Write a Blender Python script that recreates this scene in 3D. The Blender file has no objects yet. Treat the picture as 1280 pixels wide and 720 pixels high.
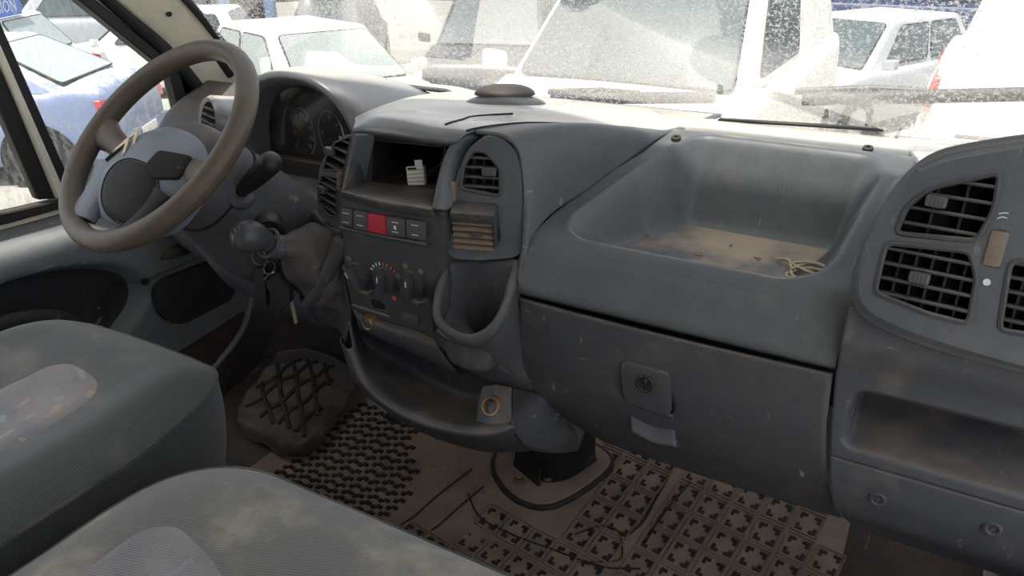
import bpy, bmesh, math, random
from mathutils import Vector, Matrix
random.seed(7)
SC = bpy.context.scene
COL = SC.collection
R = math.radians

# ------------------------------------------------------------------ camera, sky, sun, exposure
cam = bpy.data.cameras.new('camera'); cam_o = bpy.data.objects.new('camera', cam); COL.objects.link(cam_o)
cam.sensor_width = 36.0; cam.lens = 36.0 * 950 / 1280; cam.clip_start = 0.02; cam.clip_end = 300
cam_o.location = (0.757, 0.0, 1.13); cam_o.rotation_euler = (R(65), 0, R(29.3))
SC.camera = cam_o
w = bpy.data.worlds.new('sky'); SC.world = w; w.use_nodes = True
wn = w.node_tree; wn.nodes.clear()
sky = wn.nodes.new('ShaderNodeTexSky'); sky.sky_type = 'NISHITA'; sky.sun_disc = False
sky.sun_elevation = R(70); sky.sun_rotation = R(195); sky.air_density = 1.0; sky.dust_density = 3.0; sky.ozone_density = 1.0
bgn = wn.nodes.new('ShaderNodeBackground'); bgn.inputs[1].default_value = 0.36
wo = wn.nodes.new('ShaderNodeOutputWorld')
hs = wn.nodes.new('ShaderNodeHueSaturation'); hs.inputs['Saturation'].default_value = .36   # hazy, pale sky
wn.links.new(sky.outputs[0], hs.inputs['Color']); wn.links.new(hs.outputs[0], bgn.inputs[0]); wn.links.new(bgn.outputs[0], wo.inputs[0])
sun = bpy.data.lights.new('sun', 'SUN'); sun.energy = 9.5; sun.angle = R(1.5); sun.color = (1, .95, .87)
sun_o = bpy.data.objects.new('sun', sun); COL.objects.link(sun_o)
sun_o.rotation_euler = Vector((0.07, 0.31, -0.95)).to_track_quat('-Z', 'Y').to_euler()   # light travels forward and down: sun behind the van
SC.view_settings.view_transform = 'Standard'; SC.view_settings.look = 'None'
SC.view_settings.exposure = 0.12; SC.view_settings.gamma = 1.0
SC.view_settings.use_curve_mapping = False

# ------------------------------------------------------------------ materials
MATS = {}
def srgb(r, g, b):
    f = lambda c: ((c/255+.055)/1.055)**2.4 if c/255 > .04045 else c/255/12.92
    return (f(r), f(g), f(b), 1)
class NT:
    def __init__(s, name):
        s.m = bpy.data.materials.new(name); s.m.use_nodes = True; s.t = s.m.node_tree; s.t.nodes.clear()
        s.out = s.t.nodes.new('ShaderNodeOutputMaterial'); MATS[name] = s.m
        s.tc = s.t.nodes.new('ShaderNodeTexCoord')
    def n(s, typ, ins=None, **at):
        q = s.t.nodes.new(typ)
        for k, v in at.items(): setattr(q, k, v)
        for k, v in (ins or {}).items():
            if isinstance(v, bpy.types.NodeSocket): s.t.links.new(v, q.inputs[k])
            else: q.inputs[k].default_value = v
        return q
    def noise(s, scale, detail=3, rough=.55, vec=None, stretch=None):
        v = vec or s.tc.outputs['Object']
        if stretch:
            mp = s.n('ShaderNodeMapping', {'Vector': v, 'Scale': stretch[0], 'Rotation': stretch[1]}); v = mp.outputs[0]
        return s.n('ShaderNodeTexNoise', {'Vector': v, 'Scale': scale, 'Detail': detail, 'Roughness': rough}).outputs['Fac']
    def ramp(s, fac, a, b, lo=0., hi=1.):
        return s.n('ShaderNodeMapRange', {'Value': fac, 'From Min': a, 'From Max': b, 'To Min': lo, 'To Max': hi}, interpolation_type='SMOOTHSTEP').outputs[0]
    def math(s, op, a, b=0.):
        return s.n('ShaderNodeMath', {0: a, 1: b}, operation=op, use_clamp=True).outputs[0]
    def mix(s, fac, a, b):
        q = s.n('ShaderNodeMix', data_type='RGBA')
        for i, v in ((0, fac), (6, a), (7, b)):
            if isinstance(v, bpy.types.NodeSocket): s.t.links.new(v, q.inputs[i])
            else: q.inputs[i].default_value = v
        return q.outputs[2]
    def up(s, a, b):
        g = s.n('ShaderNodeNewGeometry'); z = s.n('ShaderNodeSeparateXYZ', {0: g.outputs['Normal']}).outputs[2]
        return s.ramp(z, a, b)
    def bump(s, h, strength, dist=.001, normal=None):
        ins = {'Height': h, 'Strength': strength, 'Distance': dist}
        if normal is not None: ins['Normal'] = normal
        return s.n('ShaderNodeBump', ins).outputs[0]
    def bsdf(s, col, rough, metal=0., normal=None, spec=.5, **kw):
        ins = {'Base Color': col, 'Roughness': rough, 'Metallic': metal, 'Specular IOR Level': spec}
        ins.update(kw)
        if normal is not None: ins['Normal'] = normal
        b = s.n('ShaderNodeBsdfPrincipled', ins)
        s.t.links.new(b.outputs[0], s.out.inputs[0]); return b

def gain(c, g): return tuple(min(x*g, .8) for x in c[:3])+(1,)
def plastic(name, col, dust=(120, 104, 86), du=.5, patch=.25, rough=.5, grain=.25, scuff=.3, spec=.36, g=1.6, up0=.45, cov=(.34, .66)):
    t = NT(name); col = gain(srgb(*col), g); dust = gain(srgb(*dust), g*.85)
    n1 = t.noise(9, 5, .6); n2 = t.noise(38, 4, .6); fine = t.noise(1100, 2)
    upw = t.up(up0, max(.985, up0+.02))
    d = t.math('MULTIPLY', upw, t.ramp(n1, *cov)); d = t.math('MULTIPLY', d, du)
    p = t.math('MULTIPLY', t.math('MULTIPLY', t.ramp(n1, .5, .72), t.ramp(n2, .35, .65)), patch)
    base = t.mix(t.ramp(n2, .3, .7), gain(col, .9), col); base = t.mix(t.math('MULTIPLY', t.ramp(t.noise(420, 3, .7), .5, .68), .16 if grain else 0.), base, gain(col, 2.1))
    c = t.mix(t.math('MAXIMUM', d, p), base, dust)
    sc = t.math('MAXIMUM', t.noise(60, 3, .7, stretch=((1, .16, .22), (.5, .8, .3))), t.noise(45, 4, .75, stretch=((.2, .5, 1), (1.1, .4, 2.2))))
    c = t.mix(t.math('MULTIPLY', t.ramp(sc, .66, .78), scuff), c, srgb(190, 188, 182))
    ro = t.n('ShaderNodeMapRange', {'Value': n1, 'From Min': .3, 'From Max': .7, 'To Min': rough-.06, 'To Max': rough+.12}).outputs[0]
    t.bsdf(c, ro, normal=t.bump(fine, grain, .0006), spec=spec)
plastic('dash', (66, 69, 72), du=.35, patch=.12, rough=.42)
plastic('pad', (76, 78, 81), dust=(162, 157, 149), du=1., patch=.08, rough=.30, grain=.12, scuff=.1, spec=.8, up0=.90, cov=(.1, .45))  # dust on upward faces, made paler so the colour also carries windscreen glare
plastic('traymat', (69, 72, 74), dust=(140, 126, 108), du=.9, patch=.05, rough=.42, up0=.95)
plastic('glove', (54, 55, 57), patch=.2, scuff=.6, rough=.44)
plastic('panel', (58, 60, 64), patch=.25, scuff=.5)
plastic('console', (53, 54, 56), dust=(116, 104, 91), du=.6, patch=.3, scuff=.3)
plastic('column', (60, 61, 63), dust=(112, 100, 88), du=.5, patch=.5)
plastic('doorplastic', (92, 96, 98), du=.2, patch=.1, rough=.55)
plastic('doorinset', (36, 37, 38), du=.1, patch=.1, rough=.7)
plastic('black', (24, 24, 25), du=.3, patch=.15, rough=.45, scuff=.1)
plastic('cavity', (14, 14, 14), du=.2, patch=.1, rough=.8, scuff=0)
plastic('slat', (50, 51, 53), dust=(130, 112, 92), du=.45, patch=.2)
plastic('slatdusty', (92, 82, 72), dust=(138, 116, 94), du=.7, patch=.3)
plastic('button', (66, 66, 68), dust=(120, 106, 90), du=.3, patch=.3)
plastic('red', (150, 42, 52), dust=(140, 100, 92), du=.2, patch=.3, scuff=.1)
plastic('rim', (70, 62, 53), dust=(100, 88, 74), du=.2, patch=.35, rough=.40, grain=.35, scuff=.15)
plastic('hub', (90, 97, 106), du=.2, patch=.1, rough=.42, scuff=.1)
plastic('hubdark', (28, 28, 28), du=.05, patch=.05, rough=.6, spec=.2)
plastic('knobplastic', (52, 54, 56), du=.1, patch=.1, rough=.3, scuff=.1)
plastic('boot', (60, 56, 54), dust=(120, 104, 90), du=.3, patch=.45, rough=.6, grain=.4)
plastic('cream', (196, 188, 172), dust=(170, 156, 134), du=.2, patch=.2, rough=.5, scuff=.1, g=1.5)
plastic('seal', (30, 30, 31), du=.25, patch=.1, rough=.55, scuff=.1)
plastic('mat', (98, 84, 74), dust=(132, 114, 98), du=.7, patch=.55, rough=.75, scuff=.15)
plastic('matdark', (30, 28, 27), dust=(90, 78, 68), du=.2, patch=.35, rough=.6)
plastic('footmat', (50, 46, 43), dust=(96, 83, 72), du=.5, patch=.5, rough=.65)
plastic('carpet', (46, 42, 39), dust=(92, 80, 70), du=.35, patch=.4, rough=.9, grain=1.)
plastic('plug', (206, 198, 186), du=.2, patch=.2, rough=.5, g=1.5)
plastic('rope', (150, 138, 118), du=.2, patch=.2, rough=.7, g=1.5)
plastic('greycable', (110, 108, 106), du=.2, patch=.2)
plastic('whitemark', (214, 212, 206), du=.1, patch=.2, g=1.)
plastic('bluemark', (64, 92, 160), du=.1, patch=.2)
plastic('redmark', (190, 76, 66), du=.1, patch=.2)
plastic('paint_white', (226, 224, 216), dust=(206, 192, 168), du=.4, patch=.2, rough=.3, grain=.0, scuff=.0, g=1.)
plastic('paint_blue', (118, 130, 160), dust=(222, 210, 192), du=.95, patch=.15, rough=.3, grain=.0, scuff=.0, g=1.)
plastic('paint_silver', (150, 154, 160), dust=(200, 190, 172), du=.4, patch=.2, rough=.3, grain=.0, scuff=.0, g=1.)
plastic('paint_grey', (56, 58, 61), dust=(120, 116, 108), du=.3, patch=.2, rough=.3, grain=.0, scuff=.0, g=1.)
plastic('paint_navy', (34, 48, 78), dust=(90, 92, 98), du=.3, patch=.2, rough=.35, grain=.0, scuff=.0, g=1.)
plastic('trimblack', (36, 37, 39), du=.3, patch=.2, rough=.6, g=1.)
plastic('tyre', (30, 30, 30), du=.3, patch=.4, rough=.8, g=1.)
plastic('taillight', (176, 30, 38), du=.1, patch=.1, rough=.2, grain=0, scuff=0, g=1.)
plastic('headlight', (196, 200, 204), du=.1, patch=.1, rough=.15, grain=0, scuff=0, g=1.)
plastic('signblue', (40, 104, 206), du=.0, patch=.05, rough=.4, grain=0, scuff=0, g=1.)
plastic('skipblue', (120, 140, 176), du=.1, patch=.2, rough=.5, grain=0, g=1.)
def simple(name, col, rough, metal=0., spec=.5):
    t = NT(name); n1 = t.noise(60, 3)
    c = t.mix(t.ramp(n1, .3, .7), tuple(x*.85 for x in srgb(*col)[:3])+(1,), srgb(*col))
    t.bsdf(c, rough, metal, spec=spec)
simple('chrome', (190, 186, 180), .25, 1.)
simple('rust', (146, 116, 88), .5, .6)
simple('gold', (200, 184, 150), .35, .6)
simple('carglass', (64, 74, 76), .10)
simple('carglassdusty', (150, 158, 156), .25)
simple('hubcap', (170, 172, 176), .35, .4)
simple('lcd', (150, 156, 148), .2)
def ground_mat():
    t = NT('ground'); n1 = t.noise(.6, 5, .6); n2 = t.noise(14, 4, .6)
    c = t.mix(t.ramp(n1, .3, .7), srgb(122, 119, 112), srgb(146, 142, 134)); c = t.mix(t.math('MULTIPLY', t.ramp(n2, .5, .75), .5), c, srgb(120, 112, 100))
    t.bsdf(c, .9, normal=t.bump(n2, .4, .02))
ground_mat()
def fabric(name, col, light, insert=False):
    t = NT(name)
    v = t.n('ShaderNodeMapping', {'Vector': t.tc.outputs['Object'], 'Rotation': (0, 0, R(-20))}).outputs[0]
    wv = t.n('ShaderNodeTexWave', {'Vector': v, 'Scale': 95., 'Distortion': .4, 'Detail': 1.}, wave_type='BANDS', bands_direction='Y').outputs['Fac']
    n1 = t.noise(7, 5, .6); n2 = t.noise(500, 2); n3 = t.noise(22, 4, .6)
    col = gain(srgb(*col), 1.9); c = t.mix(wv, gain(col, .62), col)
    c = t.mix(t.math('MULTIPLY', t.ramp(n1, .46, .68), .5), c, gain(srgb(*light), 1.7))
    c = t.mix(t.math('MULTIPLY', t.ramp(n3, .58, .72), .22), c, srgb(80, 80, 82))
    if insert:
        for sc, th, cc, st in ((34, .64, (138, 112, 96), ((1, .5, 1), (0, 0, .6))), (30, .66, (128, 122, 104), ((.5, 1, 1), (0, 0, .9))), (37, .67, (108, 112, 124), ((1, .45, 1), (0, 0, 2.1))), (28, .67, (106, 122, 114), ((.6, 1, 1), (0, .3, .2)))):
            m = t.noise(sc, 1, .4, stretch=st); h = t.n('ShaderNodeTexWave', {'Vector': v, 'Scale': 60., 'Distortion': 3.}).outputs['Fac']
            c = t.mix(t.math('MULTIPLY', t.ramp(m, th, th+.03), t.ramp(h, .3, .7, .35, .85)), c, gain(srgb(*cc), 1.8))
    hh = t.math('ADD', wv, t.math('MULTIPLY', n2, .4))
    b = t.bsdf(c, .9, normal=t.bump(hh, .45, .0012), spec=.2)
    b.inputs['Sheen Weight'].default_value = .25; b.inputs['Sheen Roughness'].default_value = .5
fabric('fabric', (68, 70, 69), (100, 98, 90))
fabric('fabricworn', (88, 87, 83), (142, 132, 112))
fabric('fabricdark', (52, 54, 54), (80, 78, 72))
fabric('insert', (100, 98, 100), (122, 116, 110), True)
def glass_mat(name, dens, scale, tint, lowmix, streak=None):
    t = NT(name)
    tr = t.n('ShaderNodeBsdfTransparent', {'Color': tint}).outputs[0]
    gl = t.n('ShaderNodeBsdfGlossy', {'Color': (1, 1, 1, 1), 'Roughness': .01}).outputs[0]
    lw = t.n('ShaderNodeFresnel', {'IOR': 1.45}).outputs[0]
    cl = t.n('ShaderNodeMixShader', {0: t.math('MULTIPLY', lw, .4), 1: tr, 2: gl}).outputs[0]
    df = t.n('ShaderNodeBsdfDiffuse', {'Color': srgb(188, 187, 182)}).outputs[0]
    tl = t.n('ShaderNodeBsdfTranslucent', {'Color': srgb(194, 193, 188)}).outputs[0]
    du = t.n('ShaderNodeMixShader', {0: .6, 1: df, 2: tl}).outputs[0]
    a = t.noise(scale, 4, .75, stretch=streak); b = t.noise(5, 3, .5); c = t.noise(scale*3.1, 2, .6)
    m = t.ramp(t.math('ADD', t.math('MULTIPLY', a, .7), t.math('MULTIPLY', c, .3)), .485, .59)
    m = t.math('MULTIPLY', m, t.ramp(b, .3, .7, .45, 1.))
    m = t.math('ADD', t.math('MULTIPLY', m, dens), lowmix)
    o = t.n('ShaderNodeMixShader', {0: m, 1: cl, 2: du}).outputs[0]
    t.t.links.new(o, t.out.inputs[0])
glass_mat('windglass', .92, 165, (.94, .96, .95, 1), .06)
glass_mat('sideglass', .35, 90, (.94, .96, .96, 1), .03, ((1, 1, .3), (0, 0, 0)))
def gauge_mat():
    t = NT('clusterglass')
    tr = t.n('ShaderNodeBsdfTransparent', {'Color': (.7, .7, .72, 1)}).outputs[0]
    gl = t.n('ShaderNodeBsdfGlossy', {'Roughness': .06}).outputs[0]
    fr = t.n('ShaderNodeFresnel', {'IOR': 1.5}).outputs[0]
    df = t.n('ShaderNodeBsdfDiffuse', {'Color': srgb(170, 160, 150)}).outputs[0]
    o = t.n('ShaderNodeMixShader', {0: fr, 1: tr, 2: gl}).outputs[0]
    o = t.n('ShaderNodeMixShader', {0: t.ramp(t.noise(30, 4), .3, .8, .02, .12), 1: o, 2: df}).outputs[0]
    t.t.links.new(o, t.out.inputs[0])
gauge_mat()

# ------------------------------------------------------------------ helpers
WLOC = {}
def wloc(o): return WLOC.get(o.name, Vector((0, 0, 0)))
def tag(o, label=None, cat=None, group=None, kind=None):
    if label: o['label'] = label
    if cat: o['category'] = cat
    if group: o['group'] = group
    if kind: o['kind'] = kind
    return o
def empty(name, loc, label=None, cat=None, group=None, kind=None):
    o = bpy.data.objects.new(name, None); COL.objects.link(o); o.location = loc; o.empty_display_size = .05
    WLOC[o.name] = Vector(loc); return tag(o, label, cat, group, kind)
def mo(name, verts, faces, mat, parent=None, smooth=True, mats=None, fm=None, angle=None):
    """one mesh object; verts in world metres"""
    base = wloc(parent) if parent is not None else Vector((0, 0, 0))
    vs = [Vector(v) for v in verts]
    loc = Vector((0, 0, 0))
    if parent is None or True:
        loc = sum(vs, Vector((0, 0, 0)))/len(vs)
        loc.z = min(v.z for v in vs)
    me = bpy.data.meshes.new(name); me.from_pydata([v-loc for v in vs], [], faces)
    for m in (mats or [mat]): me.materials.append(MATS[m])
    if fm:
        for p, i in zip(me.polygons, fm): p.material_index = i
    bm = bmesh.new(); bm.from_mesh(me); bmesh.ops.recalc_face_normals(bm, faces=bm.faces); bm.to_mesh(me); bm.free()
    if smooth:
        for p in me.polygons: p.use_smooth = True
        me.set_sharp_from_angle(angle=R(angle or 40))
    o = bpy.data.objects.new(name, me); COL.objects.link(o)
    if parent is not None: o.parent = parent
    o.location = loc - base; WLOC[o.name] = loc
    return o
def from_bm(name, bm, mat, parent=None, smooth=True, mats=None, angle=None):
    bm.verts.ensure_lookup_table()
    v = [x.co.copy() for x in bm.verts]; bm.verts.index_update()
    f = [[x.index for x in q.verts] for q in bm.faces]; fm = [q.material_index for q in bm.faces]; bm.free()
    return mo(name, v, f, mat, parent, smooth, mats, fm, angle)
def solid(o, th, off=-1):
    m = o.modifiers.new('thickness', 'SOLIDIFY'); m.thickness = th; m.offset = off; return o
def V(*a): return Vector(a)
def cr(p, t):
    """Catmull-Rom through list p, t in 0..1"""
    n = len(p)-1
    if n == 0: return Vector(p[0])
    x = min(max(t, 0), 1)*n; i = min(int(x), n-1); f = x-i
    P = [Vector(p[min(max(j, 0), n)]) for j in (i-1, i, i+1, i+2)]
    if i == 0: P[0] = 2*P[1]-P[2]
    if i == n-1: P[3] = 2*P[2]-P[1]
    return .5*((2*P[1])+(P[2]-P[0])*f+(2*P[0]-5*P[1]+4*P[2]-P[3])*f*f+(3*P[1]-P[0]-3*P[2]+P[3])*f**3)
def gridf(nu, nv, fn, closed_u=False):
    vs = []; fs = []
    for j in range(nv+1):
        for i in range(nu+(0 if closed_u else 1)): vs.append(fn(i/nu, j/nv))
    W = nu if closed_u else nu+1
    for j in range(nv):
        for i in range(nu):
            a = j*W+i; b = j*W+(i+1) % W; fs.append([a, b, b+W, a+W])
    return vs, fs
def patch(name, rows, mat, parent=None, nu=40, nv=40, th=.006):
    vs, fs = gridf(nu, nv, lambda u, v: cr([cr(r, u) for r in rows], v))
    o = mo(name, vs, fs, mat, parent)
    if th: solid(o, th, 0)
    return o
def rnd(poly, r, k=4):
    out = []; n = len(poly); P = [Vector(p) for p in poly]
    for i in range(n):
        a, b, c = P[i-1], P[i], P[(i+1) % n]
        r1 = min(r, (a-b).length*.45); r2 = min(r, (c-b).length*.45)
        p = b+(a-b).normalized()*r1; q = b+(c-b).normalized()*r2
        for j in range(k+1):
            t = j/k; out.append((1-t)**2*p+2*t*(1-t)*b+t*t*q)
    return out
def spl(pts, n, closed=False):
    if closed:
        k = len(pts); P = [Vector(p) for p in pts]; out = []
        for i in range(n):
            x = i/n*k; j = int(x); f = x-j
            a, b, c, d = P[j-1], P[j % k], P[(j+1) % k], P[(j+2) % k]
            out.append(.5*((2*b)+(c-a)*f+(2*a-5*b+4*c-d)*f*f+(3*b-a-3*c+d)*f**3))
        return out
    return [cr(pts, i/(n-1)) for i in range(n)]
def tube_geo(pts, r, n=8, closed=False, caps=True, prof=None):
    P = [Vector(p) for p in pts]; k = len(P); vs = []; fs = []; up = None
    for i in range(k):
        a = P[i-1] if (i > 0 or closed) else P[i]; b = P[(i+1) % k] if (i < k-1 or closed) else P[i]
        d = (b-a).normalized()
        if up is None:
            up = d.orthogonal().normalized() if abs(d.z) > .9 else V(0, 0, 1)
        s = d.cross(up)
        if s.length < 1e-5: s = d.orthogonal()
        s.normalize(); up = s.cross(d).normalized()
        rr = r(i/(k-1)) if callable(r) else r
        for j in range(n):
            t = 2*math.pi*j/n
            cx, cy = (math.cos(t), math.sin(t)) if prof is None else prof[j]
            vs.append(P[i]+s*rr*cx+up*rr*cy)
    for i in range(k if closed else k-1):
        for j in range(n):
            a = i*n+j; b = i*n+(j+1) % n; c = ((i+1) % k)*n+(j+1) % n; e = ((i+1) % k)*n+j
            fs.append([a, b, c, e])
    if caps and not closed:
        fs.append(list(range(n))[::-1]); fs.append([(k-1)*n+j for j in range(n)])
    return vs, fs
def tube(name, pts, r, mat, parent=None, n=8, closed=False):
    return mo(name, *tube_geo(pts, r, n, closed), mat, parent, angle=60)
def join(*geos):
    vs = []; fs = []; fm = []
    for k, (v, f) in enumerate(geos):
        o = len(vs); vs += v; fs += [[i+o for i in q] for q in f]; fm += [k]*len(f)
    return vs, fs, fm
def prism(name, poly, vec, mat, parent=None, bev=.002, seg=2, smooth=True, taper=1.):
    """polygon (3-D, planar) extruded along vec with bevelled edges"""
    bm = bmesh.new(); P = [Vector(p) for p in poly]; c = sum(P, Vector((0, 0, 0)))/len(P); vec = Vector(vec)
    a = [bm.verts.new(p) for p in P]; b = [bm.verts.new(c+(p-c)*taper+vec) for p in P]
    bm.faces.new(a); bm.faces.new(b[::-1])
    for i in range(len(P)): bm.faces.new([a[i-1], a[i], b[i], b[i-1]][::-1])
    bmesh.ops.recalc_face_normals(bm, faces=bm.faces)
    if bev:
        rim = [e for e in bm.edges if e.verts[0] in b and e.verts[1] in b] if len(P) > 8 else list(bm.edges)
        bmesh.ops.bevel(bm, geom=rim, offset=bev, segments=seg, affect='EDGES', profile=.6)
    return from_bm(name, bm, mat, parent, smooth)
def box(name, c, s, mat, parent=None, bev=.004, rot=None, seg=2):
    bm = bmesh.new(); bmesh.ops.create_cube(bm, size=1)
    for v in bm.verts: v.co = Vector((v.co.x*s[0], v.co.y*s[1], v.co.z*s[2]))
    if bev: bmesh.ops.bevel(bm, geom=list(bm.edges), offset=min(bev, min(s)*.45), segments=seg, affect='EDGES', profile=.6)
    M = rot.to_4x4() if rot is not None else Matrix()
    for v in bm.verts: v.co = M @ v.co + Vector(c)
    return from_bm(name, bm, mat, parent)
def frame(n, up=(0, 0, 1)):
    """matrix with columns ex (right), ey (up), n (towards the viewer)"""
    n = Vector(n).normalized(); ex = Vector(up).cross(n).normalized(); ey = n.cross(ex)
    return Matrix((ex, ey, n)).transposed()
def lathe_geo(prof, c, axis, n=28):
    M = frame(axis, (0, 0, 1) if abs(Vector(axis).normalized().z) < .9 else (0, 1, 0)); c = Vector(c); vs = []; fs = []
    for r, h in prof:
        for j in range(n):
            t = 2*math.pi*j/n; vs.append(c+M @ V(r*math.cos(t), r*math.sin(t), h))
    for i in range(len(prof)-1):
        for j in range(n):
            a = i*n+j; b = i*n+(j+1) % n; fs.append([a, b, b+n, a+n])
    if prof[0][0] > 1e-6: fs.append(list(range(n))[::-1])
    if prof[-1][0] > 1e-6: fs.append([(len(prof)-1)*n+j for j in range(n)])
    return vs, fs
def lathe(name, prof, c, axis, mat, parent=None, n=28):
    return mo(name, *lathe_geo(prof, c, axis, n), mat, parent)
def plate(name, outer, holes, vec, mat, parent=None, bev=.003):
    """flat plate with holes, given thickness by extruding along vec"""
    bm = bmesh.new(); loops = []
    for lp in [outer]+holes:
        vs = [bm.verts.new(Vector(p)) for p in lp]; loops.append(vs)
        for i in range(len(vs)): bm.edges.new((vs[i-1], vs[i]))
    n = Vector(vec).normalized()
    bmesh.ops.triangle_fill(bm, use_beauty=True, use_dissolve=False, edges=list(bm.edges), normal=n)
    g = bmesh.ops.extrude_face_region(bm, geom=list(bm.faces))
    nv = [x for x in g['geom'] if isinstance(x, bmesh.types.BMVert)]
    bmesh.ops.translate(bm, verts=nv, vec=Vector(vec))
    return from_bm(name, bm, mat, parent, angle=50)
def text(name, body, loc, n, size, mat, parent=None, up=(0, 0, 1), depth=.0004):
    cu = bpy.data.curves.new(name, 'FONT'); cu.body = body; cu.size = size; cu.extrude = depth; cu.align_x = 'CENTER'; cu.align_y = 'CENTER'
    cu.resolution_u = 2
    t = bpy.data.objects.new(name, cu); COL.objects.link(t); bpy.context.view_layer.update()
    me = bpy.data.meshes.new_from_object(t); bpy.data.objects.remove(t)
    M = frame(n, up); vs = [Vector(loc)+M @ v.co for v in me.vertices]; fs = [list(p.vertices) for p in me.polygons]
    bpy.data.meshes.remove(me)
    return mo(name, vs, fs, mat, parent, smooth=False)
def sstep(a, b, x):
    t = min(max((x-a)/(b-a), 0), 1); return t*t*(3-2*t)
def lerp(a, b, t): return a+(b-a)*t
def pl(pts, x):
    """piecewise linear"""
    if x <= pts[0][0]: return pts[0][1]
    for (a, b), (c, d) in zip(pts, pts[1:]):
        if x <= c: return b+(d-b)*(x-a)/(c-a)
    return pts[-1][1]
def vent(parent, poly, n, slats, tab=None, vanes=4, mat='slat', depth=.035, tilt=.0, rim=.003, slatmat=None, tabmat='button', rr=.008):
    """air vent: bezel and dark duct as one part, with slats, vanes and a thumb tab as sub-parts"""
    n = Vector(n).normalized(); M = frame(n); Mi = M.transposed()
    P = rnd(poly, rr, 3); c = sum(P, Vector((0, 0, 0)))/len(P)
    q = [Mi @ (p-c) for p in P]; q = [V(a.x, a.y, 0) for a in q]; P = [c+M @ a for a in q]
    bez = tube_geo(P, rim, 6, closed=True)
    k = len(P); dv = list(P)+[p-n*depth for p in P]
    df = [[i, (i+1) % k, k+(i+1) % k, k+i] for i in range(k)]+[[k+i for i in range(k)]]
    vs, fs, fm = join(bez, (dv, df))
    fr = mo('air_vent', vs, fs, None, parent, mats=[mat, 'cavity'], fm=fm)
    def span(y, ax):
        o = 1-ax; xs = []
        for i in range(k):
            a, b = q[i-1], q[i]
            if (a[o]-y)*(b[o]-y) < 0: xs.append(a[ax]+(b[ax]-a[ax])*(y-a[o])/(b[o]-a[o]))
        return (min(xs), max(xs)) if len(xs) > 1 else None
    y0 = min(a.y for a in q); y1 = max(a.y for a in q); x0 = min(a.x for a in q); x1 = max(a.x for a in q)
    rot = M @ Matrix.Rotation(tilt, 3, 'X')
    for i in range(slats):
        y = y0+(y1-y0)*(i+.75)/(slats+.5); s = span(y, 0)
        if s: box('slat', c+M @ V((s[0]+s[1])/2, y, -.007), (s[1]-s[0], .0036, .016), slatmat or mat, fr, .0012, rot, 1)
    for i in range(vanes):
        x = x0+(x1-x0)*(i+1)/(vanes+1); s = span(x, 1)
        if s: box('vane', c+M @ V(x, (s[0]+s[1])/2, -.024), (.0025, s[1]-s[0], .014), slatmat or mat, fr, 0, M)
    if tab:
        o = c+M @ V(x0+(x1-x0)*tab[0], y0+(y1-y0)*tab[1], .003)
        g = [box('thumb_tab', o, (.020, .012, .012), tabmat, fr, .003, M)]
        for i in range(5): box('tab_ridge', o+M @ V(-.007+i*.0035, 0, .006), (.0012, .010, .0016), tabmat, fr, 0, M)
    return fr

# ------------------------------------------------------------------ the cab shell
def st(o): o['kind'] = 'structure'; return o
def gz(x, y): return -.77-.055*max(-5., -.489*(x-.757)+.872*y)      # the yard falls away gently in front of the van
st(mo('ground', [(x, y, gz(x, y)) for y in range(-40, 81, 8) for x in range(-64, 65, 8)], [[j*17+i, j*17+i+1, j*17+i+18, j*17+i+17] for j in range(15) for i in range(16)], 'ground', smooth=False))
FT = R(12)
def FZ(y): return max(0., (y-1.0)*math.tan(FT))                     # cab floor: flat, then sloping up to the toe board
fl = st(patch('floor', [[(-.9, -.5, 0), (1.0, -.5, 0)], [(-.9, .25, 0), (1.0, .25, 0)], [(-.9, .99, 0), (1.0, .99, 0)], [(-.9, 1.01, .001), (1.0, 1.01, .001)], [(-.9, 1.25, FZ(1.25)-.002), (1.0, 1.25, FZ(1.25)-.002)], [(-.9, 1.55, FZ(1.55)-.002), (1.0, 1.55, FZ(1.55)-.002)]], 'carpet', nu=8, nv=40, th=0))
st(patch('wall_front', [[(-.9, 1.46, .08), (1.0, 1.46, .08)], [(-.9, 1.55, .2), (1.0, 1.55, .2)], [(-.9, 1.58, .45), (1.0, 1.58, .45)], [(-.9, 1.5, .78), (1.0, 1.5, .78)]], 'carpet', nu=8, nv=20, th=.02))
st(box('ceiling', (.05, .15, 1.64), (1.9, 1.42, .05), 'cream', bev=.01))
st(box('wall_right', (1.04, 1.02, .14), (.04, 1.0, .56), 'carpet', bev=.01))
st(box('wall_back', (.05, -.52, .8), (1.9, .04, 1.66), 'doorplastic', bev=.01))
# windscreen: one tilted pane, seal and dust
WS0, WS1 = (1.375, .812), (.86, 1.60)
def wsp(x, t):
    e = abs((x-.08)/.95)
    return V(x, lerp(WS0[0], WS1[0], t)-.03*e**3, lerp(WS0[1], WS1[1], t))
vs, fs = gridf(24, 12, lambda u, v: wsp(-.80+u*1.78, v))
wsg = st(mo('window_1', vs, fs, 'windglass')); wsg['label'] = 'dusty speckled windscreen pane above the dashboard'
tube('windscreen_seal', [wsp(-.795, t/12)+V(-.004, -.006, 0) for t in range(13)], .012, 'seal', wsg)
tube('windscreen_seal', [wsp(-.80+i/24*1.78, 1)+V(0, -.006, 0) for i in range(25)], .014, 'seal', wsg)
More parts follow.
